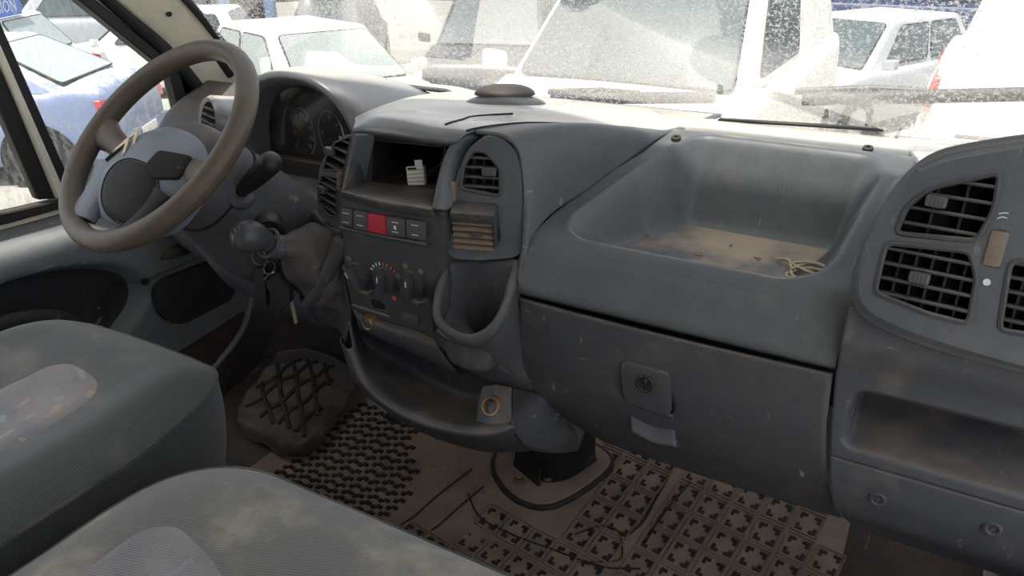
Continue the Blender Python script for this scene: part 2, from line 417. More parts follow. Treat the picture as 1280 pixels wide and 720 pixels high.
# A-pillar: cream trim between the windscreen seal and the door rubber
ap = st(patch('trim_1', [[(-0.84,0.743,1.408), (-0.78,0.823,1.416)],
     [(-0.84,0.936,1.167), (-0.78,1.069,1.169)], [(-0.84,1.106,1.0), (-0.775,1.232,0.995)], [(-0.85,1.21,0.896), (-0.775,1.308,0.9)], [(-0.85,1.289,0.784), (-0.775,1.392,0.8)], [(-0.85,1.333,0.697), (-0.77,1.454,0.724)], [(-0.85,1.344,0.621), (-0.77,1.513,0.638)]], 'cream', nu=10, nv=50, th=.012))
tube('windscreen_seal', spl([(-0.772,0.819,1.414), (-0.772,1.064,1.169), (-0.767,1.226,0.995), (-0.767,1.302,0.901), (-0.767,1.385,0.802), (-0.765,1.449,0.725)], 50), .010, 'seal', ap)
ap['label'] = 'cream A-pillar trim beside the windscreen'
lathe('trim_clip', [(.007, 0), (.007, .002), (.004, .003), (0, .003)], (-0.8,1.199,0.967), (.8, -.55, .2), 'trimblack', ap, 14)
tube('door_rubber', spl([(-0.83,0.711,1.401), (-0.845,0.939,1.167), (-0.85,1.096,1.001), (-0.85,1.199,0.898), (-0.85,1.275,0.8), (-0.85,1.31,0.731), (-0.85,1.327,0.667), (-0.85,1.325,0.528)], 60), .017, 'seal', ap)
# driver's door
door = empty('door_1', (-.87, .6, 0), kind='structure'); door['label'] = "driver's door with grey inner panel and side window"
def band(name, a, b, mat, vec, bev=.003): return prism(name, list(a)+list(b)[::-1], vec, mat, door, bev, 1, smooth=True)
XD = -.88
# window frame bands, front slope
band('window_seal', [(-0.88,0.685,1.402), (-0.88,0.894,1.146), (-0.88,1.028,1.004), (-0.88,1.211,0.829), (-0.88,1.223,0.679)], [(-0.88,0.712,1.406), (-0.88,0.931,1.147), (-0.88,1.067,1.001), (-0.88,1.239,0.841), (-0.88,1.257,0.678)], 'seal', (.03, 0, 0))
band('window_frame', [(-0.872,0.71,1.405), (-0.872,0.93,1.147), (-0.872,1.063,1.002), (-0.872,1.235,0.842), (-0.872,1.245,0.675)], [(-0.872,0.73,1.408), (-0.872,0.964,1.147), (-0.872,1.102,0.999), (-0.872,1.304,0.77), (-0.872,1.352,0.627)], 'cream', (.012, 0, 0))
# divider post
band('window_divider_seal', [(-0.88,0.81,1.165), (-0.88,0.855,0.904), (-0.88,0.889,0.624)], [(-0.88,0.84,1.165), (-0.88,0.869,0.953), (-0.88,0.927,0.617)], 'seal', (.02, 0, 0))
band('window_divider', [(-0.875,0.79,1.164), (-0.875,0.843,0.868), (-0.875,0.877,0.617)], [(-0.875,0.809,1.165), (-0.875,0.852,0.903), (-0.875,0.899,0.611)], 'cream', (.03, 0, 0))
band('window_divider_seal', [(-0.88,0.765,1.164), (-0.88,0.821,0.78), (-0.88,0.843,0.623)], [(-0.88,0.792,1.164), (-0.88,0.845,0.866), (-0.88,0.881,0.615)], 'seal', (.025, 0, 0))
band('window_sill_seal', [(-0.88,0.599,0.612), (-0.88,0.769,0.594), (-0.88,0.906,0.592), (-0.88,1.238,0.6)], [(-0.88,0.607,0.639), (-0.88,0.776,0.618), (-0.88,0.902,0.611), (-0.88,1.246,0.64)], 'seal', (.03, 0, 0))
gp = prism('window_2', [(-0.893,0.728,1.41), (-0.893,1.103,0.999), (-0.893,1.294,0.809), (-0.893,1.29,0.618), (-0.893,0.776,0.593), (-0.893,0.503,0.611), (-0.893,0.46,1.148)], (-.004, 0, 0), 'sideglass', None, 0)
st(gp); gp['label'] = "dusty glass of the driver's side window"
# inner door panel, with a ledge, a dark inset and a speaker pocket
SILL = [(-0.86,0.436,0.621), (-0.86,0.613,0.601), (-0.86,0.757,0.591), (-0.86,0.928,0.585), (-0.86,1.135,0.582), (-0.86,1.472,0.58)]
def dpan(u, v):
    s = cr(SILL, u); z0 = s.z; z = lerp(z0, .02, v)
    x = -.875+.060*sstep(.0, .13, v)+.012*math.sin(min(v, 1)*3.1)
    # dark concave inset (arm opening)
    d = ((s.y-.70)/.30)**2+((z-.365)/.13)**2
    x -= .045*(1-sstep(.8, 1.15, d))
    d2 = ((s.y-1.10)/.20)**4+((z-.27)/.12)**4
    x -= .012*(1-sstep(.75, 1.15, d2))
    return V(x if v > 0 else -.885, s.y, z)
vs, fs = gridf(110, 80, dpan)
solid(mo('door_panel', vs, fs, 'doorplastic', door), .012, 0)
def dsurf(y, z):
    lo, hi = 0., 1.
    for _ in range(24):
        m = (lo+hi)/2
        if cr(SILL, m).y < y: lo = m
        else: hi = m
    z0 = cr(SILL, lo).z; return dpan(lo, min(max((z0-z)/(z0-.02), .001), 1)).x
vs, fs = gridf(72, 12, lambda u, v: (lambda y, z: V(dsurf(y, z)+.008, y, z))(.70+.285*max(v, .01)*math.cos(2*math.pi*u), .365+.122*max(v, .01)*math.sin(2*math.pi*u)), closed_u=True)
mo('door_inset', vs, fs, 'doorinset', door)
mc = Vector((-0.8,1.113,0.432)); vs, fs = gridf(24, 10, lambda u, v: mc+V(.030*math.sin(v*math.pi/2)*math.cos(u*2*math.pi), .060*math.sin(v*math.pi/2)*math.sin(u*2*math.pi), .022*math.cos(v*math.pi/2)-.01), closed_u=True)
mo('mirror_switch', vs, fs, 'black', door)
# ledge strip, cream, along the glass
band('sill_strip', [(-0.87,0.592,0.606), (-0.87,0.76,0.583), (-0.87,0.924,0.579), (-0.87,1.394,0.576)], [(-0.87,0.595,0.615), (-0.87,0.764,0.596), (-0.87,0.9,0.592), (-0.87,1.37,0.591)], 'cream', (.012, 0, 0), .002)
# armrest with pull pocket and inner handle
ar = patch('armrest', [[(-0.82,0.459,0.409), (-0.82,0.595,0.417), (-0.82,0.688,0.422), (-0.82,0.766,0.406), (-0.82,0.828,0.367), (-0.83,0.855,0.3)],
    [(-0.79,0.446,0.409), (-0.79,0.58,0.417), (-0.79,0.67,0.42), (-0.79,0.747,0.403), (-0.79,0.799,0.368), (-0.81,0.833,0.305)],
    [(-0.79,0.41,0.293), (-0.79,0.541,0.283), (-0.79,0.633,0.287), (-0.79,0.714,0.281), (-0.79,0.782,0.265), (-0.81,0.826,0.236)]], 'doorinset', door, 24, 16, .012)
tube('door_handle', spl([(-0.785,0.705,0.383), (-0.78,0.751,0.376), (-0.785,0.817,0.343)], 10), .006, 'black', door)
for q in ((-0.862,0.805,0.482), (-0.806,1.005,0.382)): lathe('door_screw', [(.010, 0), (.009, .004), (.005, .004), (.004, .001), (0, .001)], q, (1, -.2, .1), 'black', door, 14)
# door speaker cover
sp = rnd([(-0.806,1.012,0.357), (-0.806,1.045,0.374), (-0.806,1.193,0.368), (-0.806,1.265,0.33), (-0.806,1.241,0.24), (-0.806,1.065,0.236), (-0.806,1.014,0.286)], .03, 5)
prism('speaker_cover', sp, (.014, 0, 0), 'doorinset', door, .006)
# mirror-side round vent foot under the sill, seen under the wheel
# sill step and grey cable at the door foot
st(patch('trim_2', [[(-.84, .55, .16), (-.84, 1.0, .16), (-.84, 1.42, .20)], [(-.79, .55, .15), (-.79, 1.0, .15), (-.79, 1.42, .19)], [(-.76, .55, .10), (-.76, 1.0, .10), (-.76, 1.42, .14)], [(-.74, .55, .0), (-.74, 1.0, .0), (-.74, 1.42, .02)]], 'carpet', nu=20, nv=20))['label'] = 'dark carpeted door sill'
tag(tube('door_sill_cable', spl([(-0.76,1.266,0.24), (-0.76,1.231,0.176), (-0.76,1.179,0.135), (-0.76,1.114,0.105), (-0.75,1.028,0.077)], 24), .008, 'greycable'), 'grey round cable trim curving down beside the door sill', 'cable')

# ------------------------------------------------------------------ dashboard
dash = empty('dashboard', (.3, 1.1, .4), 'dark grey plastic dashboard with storage tray, glovebox and air vents', 'dashboard')
# dark carcass behind the panels
box('carcass', (.06, 1.25, .56), (1.72, .18, .26), 'cavity', dash, .01)
# top pad strip along the windscreen
def tpad(u, v):
    x = -.56+u*1.56
    front = pl([(-.9, 1.30), (-.12, 1.30), (-.04, 1.22), (.28, 1.17), (.40, 1.185), (.74, 1.20), (.78, 1.16), (1.0, 1.16)], x)
    y = lerp(1.37, front, v)
    z = .828+.018*math.sin(min(v*1.25, 1)*math.pi*.6)-.016*sstep(.75, 1., v)*sstep(.3, .42, x)
    z -= .02*sstep(.55, .9, abs(x-.07))*(1-v)*0
    return V(x, y, z)
vs, fs = gridf(90, 16, tpad); solid(mo('top_pad', vs, fs, 'pad', dash), .008)
# centre hump of the pad over the console
JN = [(0.179,0.918,0.872), (.225, .99, .872), (.285, 1.07, .861), (.34, 1.135, .850), (.390, 1.183, .840)]
CT = [[(-.10, 1.36, .832), (.05, 1.36, .834), (.24, 1.36, .836), (.42, 1.36, .838)],
      [(-.10, 1.20, .850), (.03, 1.20, .856), (.21, 1.22, .857), (.390, 1.183, .840)],
      [(-.09, 1.08, .856), (.02, 1.08, .868), (.18, 1.10, .869), (.34, 1.135, .850)],
      [(-0.096,1.0,0.849), (-0.031,1.0,0.866), (0.089,1.02,0.866), (.285, 1.07, .861)],
      [(-0.055,0.945,0.857), (0.011,0.94,0.875), (0.117,0.945,0.876), (.225, .99, .872)],
      [(-0.029,0.912,0.86), (0.035,0.905,0.877), (0.123,0.905,0.876), (0.179,0.918,0.872)],
      [(-0.019,0.897,0.856), (0.05,0.885,0.864), (0.129,0.885,0.864), (0.165,0.9,0.861)],
      [(-0.026,0.905,0.848), (0.041,0.895,0.856), (0.121,0.895,0.856), (0.151,0.905,0.853)]]
CT = [[Vector(r[0])+V(-.06, .03, -.10), Vector(r[0])+V(-.012, .006, -.014)]+r for r in CT]
for uu, v0, v1 in ((.84, .36, .70), (.99, .42, .74)): tube('pad_seam', [cr([cr(r, uu) for r in CT], lerp(v0, v1, k/24))+V(0, -.001, .003) for k in range(25)], .0022, 'cavity', dash, 6)
patch('console_brow', CT, 'pad', dash, 60, 70, .006)
# flank between the console vents and the tray
FR_ = [(.376, 1.145, .834), (.352, 1.075, .814), (.322, 1.0, .786), (.296, .945, .765), (.285, .90, .741), (.281, .885, .71), (.279, .872, .675)]
FL_ = [(0.237,0.899,0.876), (0.257,0.903,0.86), (0.265,0.903,0.832), (0.27,0.901,0.795), (0.273,0.897,0.755), (0.275,0.894,0.722), (0.27,0.891,0.701)]
FL = [[cr(JN, t/4) for t in range(5)]]
for l, r in zip(FL_, FR_):
    l, r = Vector(l), Vector(r); am = (.030, .028, .023, .016, .010, .005, .0)[len(FL)-1]; FL.append([lerp(l, r, t/4)+V(0, -.5, .75)*am*math.sin(t/4*math.pi) for t in range(5)])
patch('console_flank', FL, 'dash', dash, 40, 60, .006)
# storage tray panel: one surface with a moulded bin
def tray_base(t):
    return cr([(0, 1.185, .838), (0, 1.17, .846), (0, 1.05, .806), (0, .940, .758), (0, .905, .743), (0, .888, .722), (0, .877, .692), (0, .870, .664), (0, .884, .650)], t)
def tray_fn(u, v):
    b = tray_base(v); y, z = b.y, b.z
    xl = pl([(.87, .278), (.89, .283), (.945, .296), (1.05, .345), (1.10, .37), (1.17, .392)], y); xr = pl([(.87, .711), (.89, .716), (.945, .735), (1.05, .755), (1.17, .775)], y)
    x = lerp(xl, xr, u)
    # bin outline (plan), rounded corners
    il = pl([(.90, .313), (.945, .326), (1.05, .378), (1.10, .400), (1.17, .418)], y); ir = pl([(.90, .672), (.96, .684), (1.16, .712), (1.2, .715)], y)
    px = abs((x-(il+ir)/2)/((ir-il)/2))*.175; py = abs(y-1.035)
    rx, ry, rr = .175, .130, .055
    qx = max(px-(rx-rr), 0); qy = max(py-(ry-rr), 0)
    sd = math.hypot(qx, qy)-rr if (px > rx-rr or py > ry-rr) else max(px-rx, py-ry)
    wdt = .055 if y > 1.04 else .04
    m = sstep(-.004, wdt, -sd) if v < .75 else 0
    zf = .712+.05*(y-1.0)
    edge = .004*math.exp(-(sd/.012)**2) if v < .6 else 0
    return V(x, y, lerp(z, zf, m)+edge*.6)
vs, fs = gridf(150, 170, tray_fn); mo('storage_tray', vs, fs, 'traymat', dash, angle=80)
for q in ((0.408,1.142,0.842), (0.675,1.22,0.842)): lathe('tray_screw', [(.008, 0), (.007, .003), (.003, .003), (.002, .001), (0, .001)], q, (0, -.3, .95), 'black', dash, 14)
# defroster slots
def slot(a, b, wd=.012): 
    a, b = Vector(a), Vector(b); return prism('defroster_slot', [a, b, b+V(0, wd, 0), a+V(0, wd, 0)], (0, 0, .005), 'black', dash, .0015, 1)
slot((0.432,1.289,0.842), (0.685,1.346,0.842)); slot((0.229,1.243,0.84), (0.337,1.274,0.84)); slot((0.784,1.353,0.842), (0.928,1.362,0.842))
# glovebox door
GZS = [(.372, .965), (.40, .93), (.45, .902), (.52, .882), (.60, .873), (.652, .872)]
def gl_fn(u, v):
    z = lerp(.650, .372, v); y = pl(GZS, z)
    y = cr([(0, .873, 0), (0, .872, 0), (0, .874, 0), (0, .884, 0), (0, .905, 0), (0, .94, 0), (0, .975, 0)], v).y
    xl = pl([(.372, .385), (.39, .365), (.41, .346), (.435, .322), (.47, .300), (.52, .284), (.58, .279), (.655, .280)], z)
    xr = pl([(.372, .755), (.42, .742), (.50, .727), (.58, .716), (.655, .711)], z)-.002
    return V(lerp(xl, xr, u), y-.006*math.sin(u*math.pi), z)
vs, fs = gridf(60, 60, gl_fn); gd = solid(mo('glovebox_door', vs, fs, 'glove', dash), .008, 0)
# grip recess and latch cover
tube('latch_gap', rnd([(0.443,0.866,0.602), (0.518,0.866,0.603), (0.526,0.866,0.532), (0.453,0.866,0.534)], .014, 5), .0028, 'cavity', gd, 6, True)
lc = prism('latch_cover', rnd([(0.445,0.866,0.6), (0.516,0.866,0.601), (0.523,0.866,0.534), (0.455,0.866,0.538)], .012, 5), (0, -.011, 0), 'glove', gd, .003)
gm = patch('finger_grip', [[(0.458,0.862,0.54), (0.491,0.862,0.537), (0.525,0.861,0.535)], [(0.457,0.88,0.511), (0.488,0.885,0.504), (0.524,0.88,0.505)], [(0.468,0.864,0.487), (0.5,0.865,0.479), (0.534,0.864,0.484)]], 'panel', gd, 14, 14, .003)
lathe('lock_cylinder', [(.0125, 0), (.0125, .003), (.0105, .0045), (.0095, .003), (0, .003)], (0.485,0.855,0.578), (0, -1, .1), 'black', gd, 24)
box('keyhole', Vector((0.486,0.852,0.58)), (.0028, .002, .011), 'chrome', gd, .0008)
# lower right panel, with an oblong shelf recess
def rp_fn(u, v):
    z = lerp(.745, .352, v); x = lerp(.713, 1.0, u)
    y = cr([(0, .862, 0), (0, .852, 0), (0, .866, 0), (0, .871, 0), (0, .873, 0), (0, .875, 0), (0, .88, 0), (0, .89, 0), (0, .91, 0), (0, .95, 0), (0, .985, 0)], v).y
    xl = pl([(.352, .775), (.40, .752), (.44, .741), (.50, .730), (.58, .719), (.655, .713), (.745, .713)], z)
    x = lerp(xl, 1.02, u)
    zt = .643; zb = .549
    px = x-.735; 
    inside = min(px, zt-z, z-zb)
    if px < .02 and (zt-z < .02 or z-zb < .02):
        qx = .02-px; qz = .02-min(zt-z, z-zb); inside = min(inside, .02-math.hypot(max(qx, 0), max(qz, 0)))
    m = sstep(0, .007, inside)
    fl = min(max((z-zb-.004)/.022, 0), 1)       # shelf floor, nearly level, then the back wall
    y += m*(.006+.105*fl)
    if abs(z-.5345) < .0018: y += .004
    return V(x, y, z)
vs, fs = gridf(90, 230, rp_fn); rp = mo('lower_panel', vs, fs, 'panel', dash, angle=80); solid(rp, .004, 0)
for q in ((0.789,0.883,0.486), (0.912,0.881,0.495)):
    lathe('screw', [(.0105, -.002), (.0105, .003), (.0075, .0045), (.0055, .0035), (.005, .001), (.0022, .001), (.0018, .003), (0, .003)], q, (0, -1, .12), 'slat', rp, 20)
# right vent pod
n_pod = (-.08, -.95, .26)
PODOUT = [(0.749,0.871,0.906), (0.736,0.865,0.882), (0.726,0.857,0.848), (0.718,0.847,0.81), (0.717,0.841,0.787), (0.723,0.835,0.768), (0.738,0.831,0.756), (0.771,0.826,0.749), (0.817,0.821,0.744), (0.881,0.815,0.741), (0.946,0.81,0.743), (0.905,0.873,0.962), (0.834,0.875,0.946), (0.793,0.875,0.932), (0.765,0.874,0.921)]
va = [(0.742,0.854,0.843), (0.747,0.862,0.872), (0.766,0.866,0.894), (0.821,0.868,0.917), (0.824,0.858,0.882), (0.816,0.85,0.85)]
vb = [(0.736,0.852,0.832), (0.813,0.847,0.839), (0.824,0.84,0.815), (0.827,0.827,0.769), (0.789,0.83,0.77), (0.735,0.837,0.779)]
vc = [(0.848,0.844,0.837), (0.908,0.842,0.847), (0.925,0.821,0.776), (0.853,0.825,0.77)]
tw = [(0.826,0.853,0.864), (0.839,0.852,0.865), (0.841,0.842,0.827), (0.827,0.843,0.827)]
N = Vector(n_pod).normalized()
plate('vent_pod_face', rnd(PODOUT, .02, 3), [rnd(va, .008, 3), rnd(vb, .008, 3), rnd(vc, .008, 3), rnd(tw, .003, 3)], N*-.012, 'dash', dash)
# skin from the pod face back to the pad
rim = rnd(PODOUT, .02, 3); nr = len(rim); ctr = sum(rim, V(0, 0, 0))/nr
def pskin(u, v):
    i = int(round(u*nr)) % nr; p = rim[i]
    d = (p-ctr); d.y = 0
    back = V(p.x+.02*d.x, 1.10, min(p.z, .835) if p.z > .8 else p.z+.0)
    e = p+N*(.0)+d.normalized()*.006
    pts = [p, p+d.normalized()*.007+N*-.006, p+d.normalized()*.012+N*-.022, lerp(p, back, .5)+d.normalized()*.010, back]
    return cr(pts, v)
vs, fs = gridf(nr, 14, pskin, closed_u=True); mo('vent_pod_skin', vs, fs, 'dash', dash, angle=70)
vent(dash, va, n_pod, 4, (.36, .52), 2, 'slat')
vent(dash, vb, n_pod, 4, (.42, .50), 5, 'slat')
vent(dash, vc, n_pod, 5, None, 4, 'slat')
M_ = frame(n_pod)
box('air_flow_wheel', (sum((Vector(p) for p in tw), V(0, 0, 0))/4)-N*.002, (.016, .036, .01), 'slatdusty', dash, .003, M_)
lathe('vent_mark', [(.0035, 0), (.0035, .0006), (0, .0006)], (0.833,0.838,0.813), n_pod, 'whitemark', dash, 12)
for k in (0, 1): tube('vent_mark', spl([Vector((0.831,0.856,0.876))+M_ @ V(-.003, -.002+k*.005, .0003), Vector((0.831,0.856,0.876))+M_ @ V(.001, .0005+k*.004, .0003), Vector((0.831,0.856,0.876))+M_ @ V(.005, 0+k*.005, .0003)], 6), .0006, 'whitemark', dash, 5)
# pad on top of the pod
patch('pod_top', [[(.70, 1.36, .832), (.80, 1.36, .834), (1.0, 1.36, .834)], [(.735, 1.2, .842), (.82, 1.2, .850), (1.0, 1.2, .850)], [(.752, 1.05, .858), (.84, 1.03, .872), (1.0, 1.02, .872)], [(0.75,0.93,0.897), (0.795,0.92,0.922), (0.912,0.92,0.957)], [(0.749,0.871,0.906), (0.793,0.874,0.93), (0.905,0.873,0.962)]], 'pad', dash, 30, 40, .006)

# ------------------------------------------------------------------ centre console
con = empty('center_console', (.1, .95, .40), 'dusty dark grey centre console with empty radio bay, knobs and pockets', 'console')
n_st = (0, -1, -.143)
# radio bay walls
def quad(name, pts, mat, parent, th=.004):
    return solid(mo(name, pts, [[0, 1, 2, 3]], mat, parent, smooth=False), th, 0)
bl, br, tl, tr = (-0.005,0.835,0.778), (0.16,0.835,0.778), (-0.021,0.897,0.852), (0.149,0.899,0.854)
ibl, ibr, itl, itr = (-0.017,0.915,0.768), (0.112,0.915,0.774), (-0.012,0.925,0.837), (0.127,0.925,0.843)
sh = patch('bay_shelf',
   [[Vector(bl)+V(0, .006, -.014), lerp(Vector(bl), Vector(br), .5)+V(0, -.002, -.014), Vector(br)+V(0, .006, -.014)], [Vector(bl)+V(0, .0, -.004), lerp(Vector(bl), Vector(br), .5)+V(0, -.010, -.004), Vector(br)+V(0, .0, -.004)], [bl, lerp(Vector(bl), Vector(br), .5)+V(0, -.007, .001), br], [lerp(Vector(bl), Vector(ibl), .5), lerp(lerp(Vector(bl), Vector(br), .5), lerp(Vector(ibl), Vector(ibr), .5), .5), lerp(Vector(br), Vector(ibr), .5)], [ibl, lerp(Vector(ibl), Vector(ibr), .5), ibr]], 'console', con, 20, 24, .004)
quad('bay_side', [bl, ibl, itl, tl], 'console', con)
quad('bay_ceiling', [tl, tr, itr, itl], 'console', con)
ext = V(-.02, .16, 0)
quad('slot_side', [ibl, Vector(ibl)+ext, Vector(itl)+ext, itl], 'cavity', con); quad('slot_side', [ibr, Vector(ibr)+ext, Vector(itr)+ext, itr], 'cavity', con)
quad('slot_floor', [ibl, ibr, Vector(ibr)+ext, Vector(ibl)+ext], 'cavity', con); quad('slot_roof', [itl, itr, Vector(itr)+ext, Vector(itl)+ext], 'cavity', con)
quad('slot_back', [Vector(ibl)+ext, Vector(ibr)+ext, Vector(itr)+ext, Vector(itl)+ext], 'cavity', con)
tube('slot_rim', rnd([Vector(itl)+V(.001, -.002, 0), Vector(itr)+V(0, -.002, 0), Vector(ibr)+V(0, -.002, .001), Vector(ibl)+V(.001, -.002, .001)], .006, 3), .0022, 'console', con, 6, True)
# right strut of the bay, runs up over the brow
strut_in = [(0.159,0.836,0.776), (0.156,0.857,0.81), (0.152,0.882,0.838), (0.155,0.897,0.856), (0.166,0.912,0.867), (0.17,0.94,0.869)]
strut_out = [(0.174,0.845,0.775), (0.168,0.868,0.809), (0.165,0.895,0.837), (0.172,0.91,0.853), (0.182,0.925,0.863), (0.186,0.95,0.865)]
si, so = spl(strut_in, 30), spl(strut_out, 30)
patch('bay_strut', [[p+V(-.002, .012, 0) for p in si[::3]], [p for p in si[::3]], [lerp(p, q, .5)+V(0, -.004, .002) for p, q in zip(si[::3], so[::3])], [q for q in so[::3]], [q+V(.003, .014, 0) for q in so[::3]]], 'dash', con, 60, 16, .003)
# stack face with button row and heater controls
face = [(-0.015,0.844,0.769), (0.155,0.843,0.771), (0.174,0.844,0.769), (0.167,0.855,0.687), (0.129,0.865,0.618), (0.12,0.876,0.546), (0.053,0.876,0.54), (-0.045,0.875,0.547), (-0.042,0.862,0.64)]
prism('stack_face', rnd(face, .008, 3), Vector((0, 1, .143))*.04, 'console', con, 0)
NS = Vector(n_st).normalized()
# button row: recess lip and five push buttons
BUT = [[(-0.017,0.847,0.747), (0.005,0.847,0.748), (-0.002,0.851,0.718), (-0.025,0.851,0.718)],
       [(0.008,0.847,0.749), (0.035,0.847,0.749), (0.028,0.851,0.717), (0.001,0.851,0.717)],
       [(0.036,0.847,0.749), (0.07,0.846,0.75), (0.064,0.851,0.718), (0.029,0.851,0.717)],
       [(0.071,0.846,0.75), (0.105,0.846,0.751), (0.1,0.851,0.72), (0.065,0.851,0.718)],
       [(0.108,0.846,0.752), (0.141,0.846,0.753), (0.136,0.85,0.722), (0.103,0.851,0.721)]]
for k, q in enumerate(BUT):
    b = prism('push_button', q, NS*.007, 'red' if k == 2 else 'button', con, .0018, 2)
    if k == 2: b['label'] = 'red hazard warning button'
    P = [Vector(p) for p in q]; c = sum(P, V(0, 0, 0))/4+NS*.0072; e = (P[1]-P[0]).normalized(); up = (P[0]-P[3]).normalized()
    if k == 2: tube('hazard_triangle', [c+up*.005, c-up*.004+e*.005, c-up*.004-e*.005], .0006, 'redmark', b, 5, True)
    else:
        tube('button_mark', [c+up*.009-e*.006, c+up*.009+e*.006], .0007, 'whitemark', b, 5); tube('button_mark', [c-up*.008-e*.006, c-up*.008+e*.006], .0007, 'whitemark', b, 5)
        if k == 3: box('button_icon', c, (.004, .001, .006), 'whitemark', b, 0)
tube('button_row_lip', spl([Vector((-0.029,0.852,0.711))+NS*.003, Vector((0.055,0.852,0.712))+NS*.003, Vector((0.137,0.851,0.715))+NS*.003], 12), .0035, 'console', con)
# three rotary heater knobs
Ms = frame(n_st)
for k, (q, r) in enumerate((((-0.012,0.864,0.626), .021), ((0.043,0.863,0.631), .021), ((0.099,0.863,0.636), .021))):
    kb = lathe('heater_knob', [(r*1.18, -.002), (r*1.18, .001), (r, .002), (r*.96, .010), (r*.5, .012), (0, .012)], q, n_st, 'knobplastic', con, 28)
    o = Vector(q); rot = Ms @ Matrix.Rotation(R((25, -12, -8)[k]), 3, 'Z')
    box('knob_grip', o+NS*.015, (.011, r*1.95, .018), 'knobplastic', kb, .0045, rot)
    box('knob_pointer', o+NS*.0243+rot @ V(0, r*.6, 0), (.002, .010, .001), 'whitemark', kb, 0, rot)
# icon badges round the left and right knobs
for kc, angs in (((0.099,0.863,0.636), (112, 55, 165, 215, 268, 310)), ((-0.012,0.864,0.626), (120, 165, 215, 285))):
    for a in angs:
        p = Vector(kc)+Ms @ V(math.cos(R(a))*.030, math.sin(R(a))*.033, .001)
        lathe('mode_badge', [(.0055, 0), (.0055, .0012), (.0038, .0014), (.0036, .0008), (0, .0008)], p, n_st, 'slatdusty', con, 12)
    tube('badge_arc', [Vector(kc)+Ms @ V(math.cos(R(a))*.030, math.sin(R(a))*.033, .0006) for a in range(165, 320, 8)], .0022, 'slatdusty', con, 6)
kc = Vector((0.043,0.863,0.631))
for i in range(8):
    a = R(150-i*15); tube('temperature_mark', [kc+Ms @ V(math.cos(a)*.0265, math.sin(a)*.0265, .0008), kc+Ms @ V(math.cos(a)*.0315, math.sin(a)*.0315, .0008)], .0011, 'whitemark' if i < 4 else 'redmark', con, 5)
prism('cold_mark', rnd([(0.014,0.867,0.605), (0.022,0.867,0.609), (0.023,0.868,0.597), (0.014,0.869,0.593)], .002, 2), NS*.0015, 'bluemark', con, 0)
lathe('hot_mark', [(.0042, 0), (.0042, .0012), (0, .0012)], (0.053,0.868,0.599), n_st, 'redmark', con, 14)
# lower slider slot, trim lines and cigarette lighter
tube('panel_lip', spl([Vector((-0.041,0.873,0.563))+NS*.002, Vector((-0.001,0.874,0.561))+NS*.002, Vector((0.038,0.873,0.561))+NS*.002], 8), .0022, 'slatdusty', con)
prism('slider_slot', rnd([(0.003,0.87,0.585), (0.026,0.87,0.585), (0.03,0.872,0.572), (0.006,0.872,0.569)], .004, 3), NS*.003, 'cavity', con, .001)
prism('blank_button', [(0.066,0.871,0.577), (0.098,0.871,0.576), (0.095,0.874,0.56), (0.063,0.874,0.56)], NS*.003, 'button', con, .001)
lathe('lighter_socket', [(.013, -.01), (.013, .004), (.0115, .006), (.0095, .005), (.009, -.006), (0, -.006)], (-0.004,0.866,0.541), (-.1, -1, -.05), 'rust', con, 20)
# right vent panel
RVO = [(0.166,0.865,0.768), (0.176,0.873,0.816), (0.19,0.882,0.855), (0.211,0.891,0.876), (0.237,0.899,0.875), (0.257,0.903,0.858), (0.266,0.903,0.829), (0.271,0.898,0.767), (0.274,0.894,0.717), (0.265,0.889,0.705), (0.214,0.872,0.696), (0.17,0.858,0.695), (0.162,0.859,0.723)]
v1 = [(0.182,0.873,0.8), (0.186,0.878,0.834), (0.199,0.885,0.856), (0.217,0.89,0.854), (0.236,0.894,0.833), (0.239,0.891,0.793)]
v2 = [(0.171,0.868,0.777), (0.236,0.888,0.78), (0.243,0.885,0.729), (0.233,0.881,0.721), (0.183,0.865,0.721), (0.173,0.864,0.736)]
n_rv = Vector((.30, -.95, .10)).normalized()
plate('vent_panel', rnd(RVO, .012, 3), [rnd(v1, .008, 3), rnd(v2, .006, 3)], n_rv*-.03, 'dash', con)
vent(con, v1, n_rv, 4, (.72, .55), 3, 'slat')
f2 = vent(con, v2, n_rv, 0, None, 3, 'slat')
# lower flap stands tipped out: hood plate and dusty louvres
Mr = frame(n_rv); c2 = sum((Vector(p) for p in v2), V(0, 0, 0))/6
box('flap_hood', c2+Mr @ V(.0, .026, .010), (.066, .016, .030), 'slat', f2, .004, Mr @ Matrix.Rotation(R(25), 3, 'X'))
box('flap_side', c2+Mr @ V(.031, .002, .006), (.004, .050, .022), 'slat', f2, .0015, Mr @ Matrix.Rotation(R(14), 3, 'X'))
for i in range(5): box('louvre', c2+Mr @ V(-.002, .013-i*.0095, .006-i*.0012), (.060, .0035, .020), 'slatdusty', f2, .001, Mr @ Matrix.Rotation(R(28), 3, 'X'))
box('louvre_tab', c2+Mr @ V(.004, -.006, .016), (.014, .008, .006), 'slat', f2, .002, Mr)
box('air_flow_wheel', Vector((0.172,0.87,0.795))+n_rv*.002, (.009, .030, .010), 'slatdusty', con, .003, Mr)
lathe('vent_mark', [(.003, 0), (.003, .0006), (0, .0006)], (0.167,0.865,0.763), n_rv, 'whitemark', con, 10)
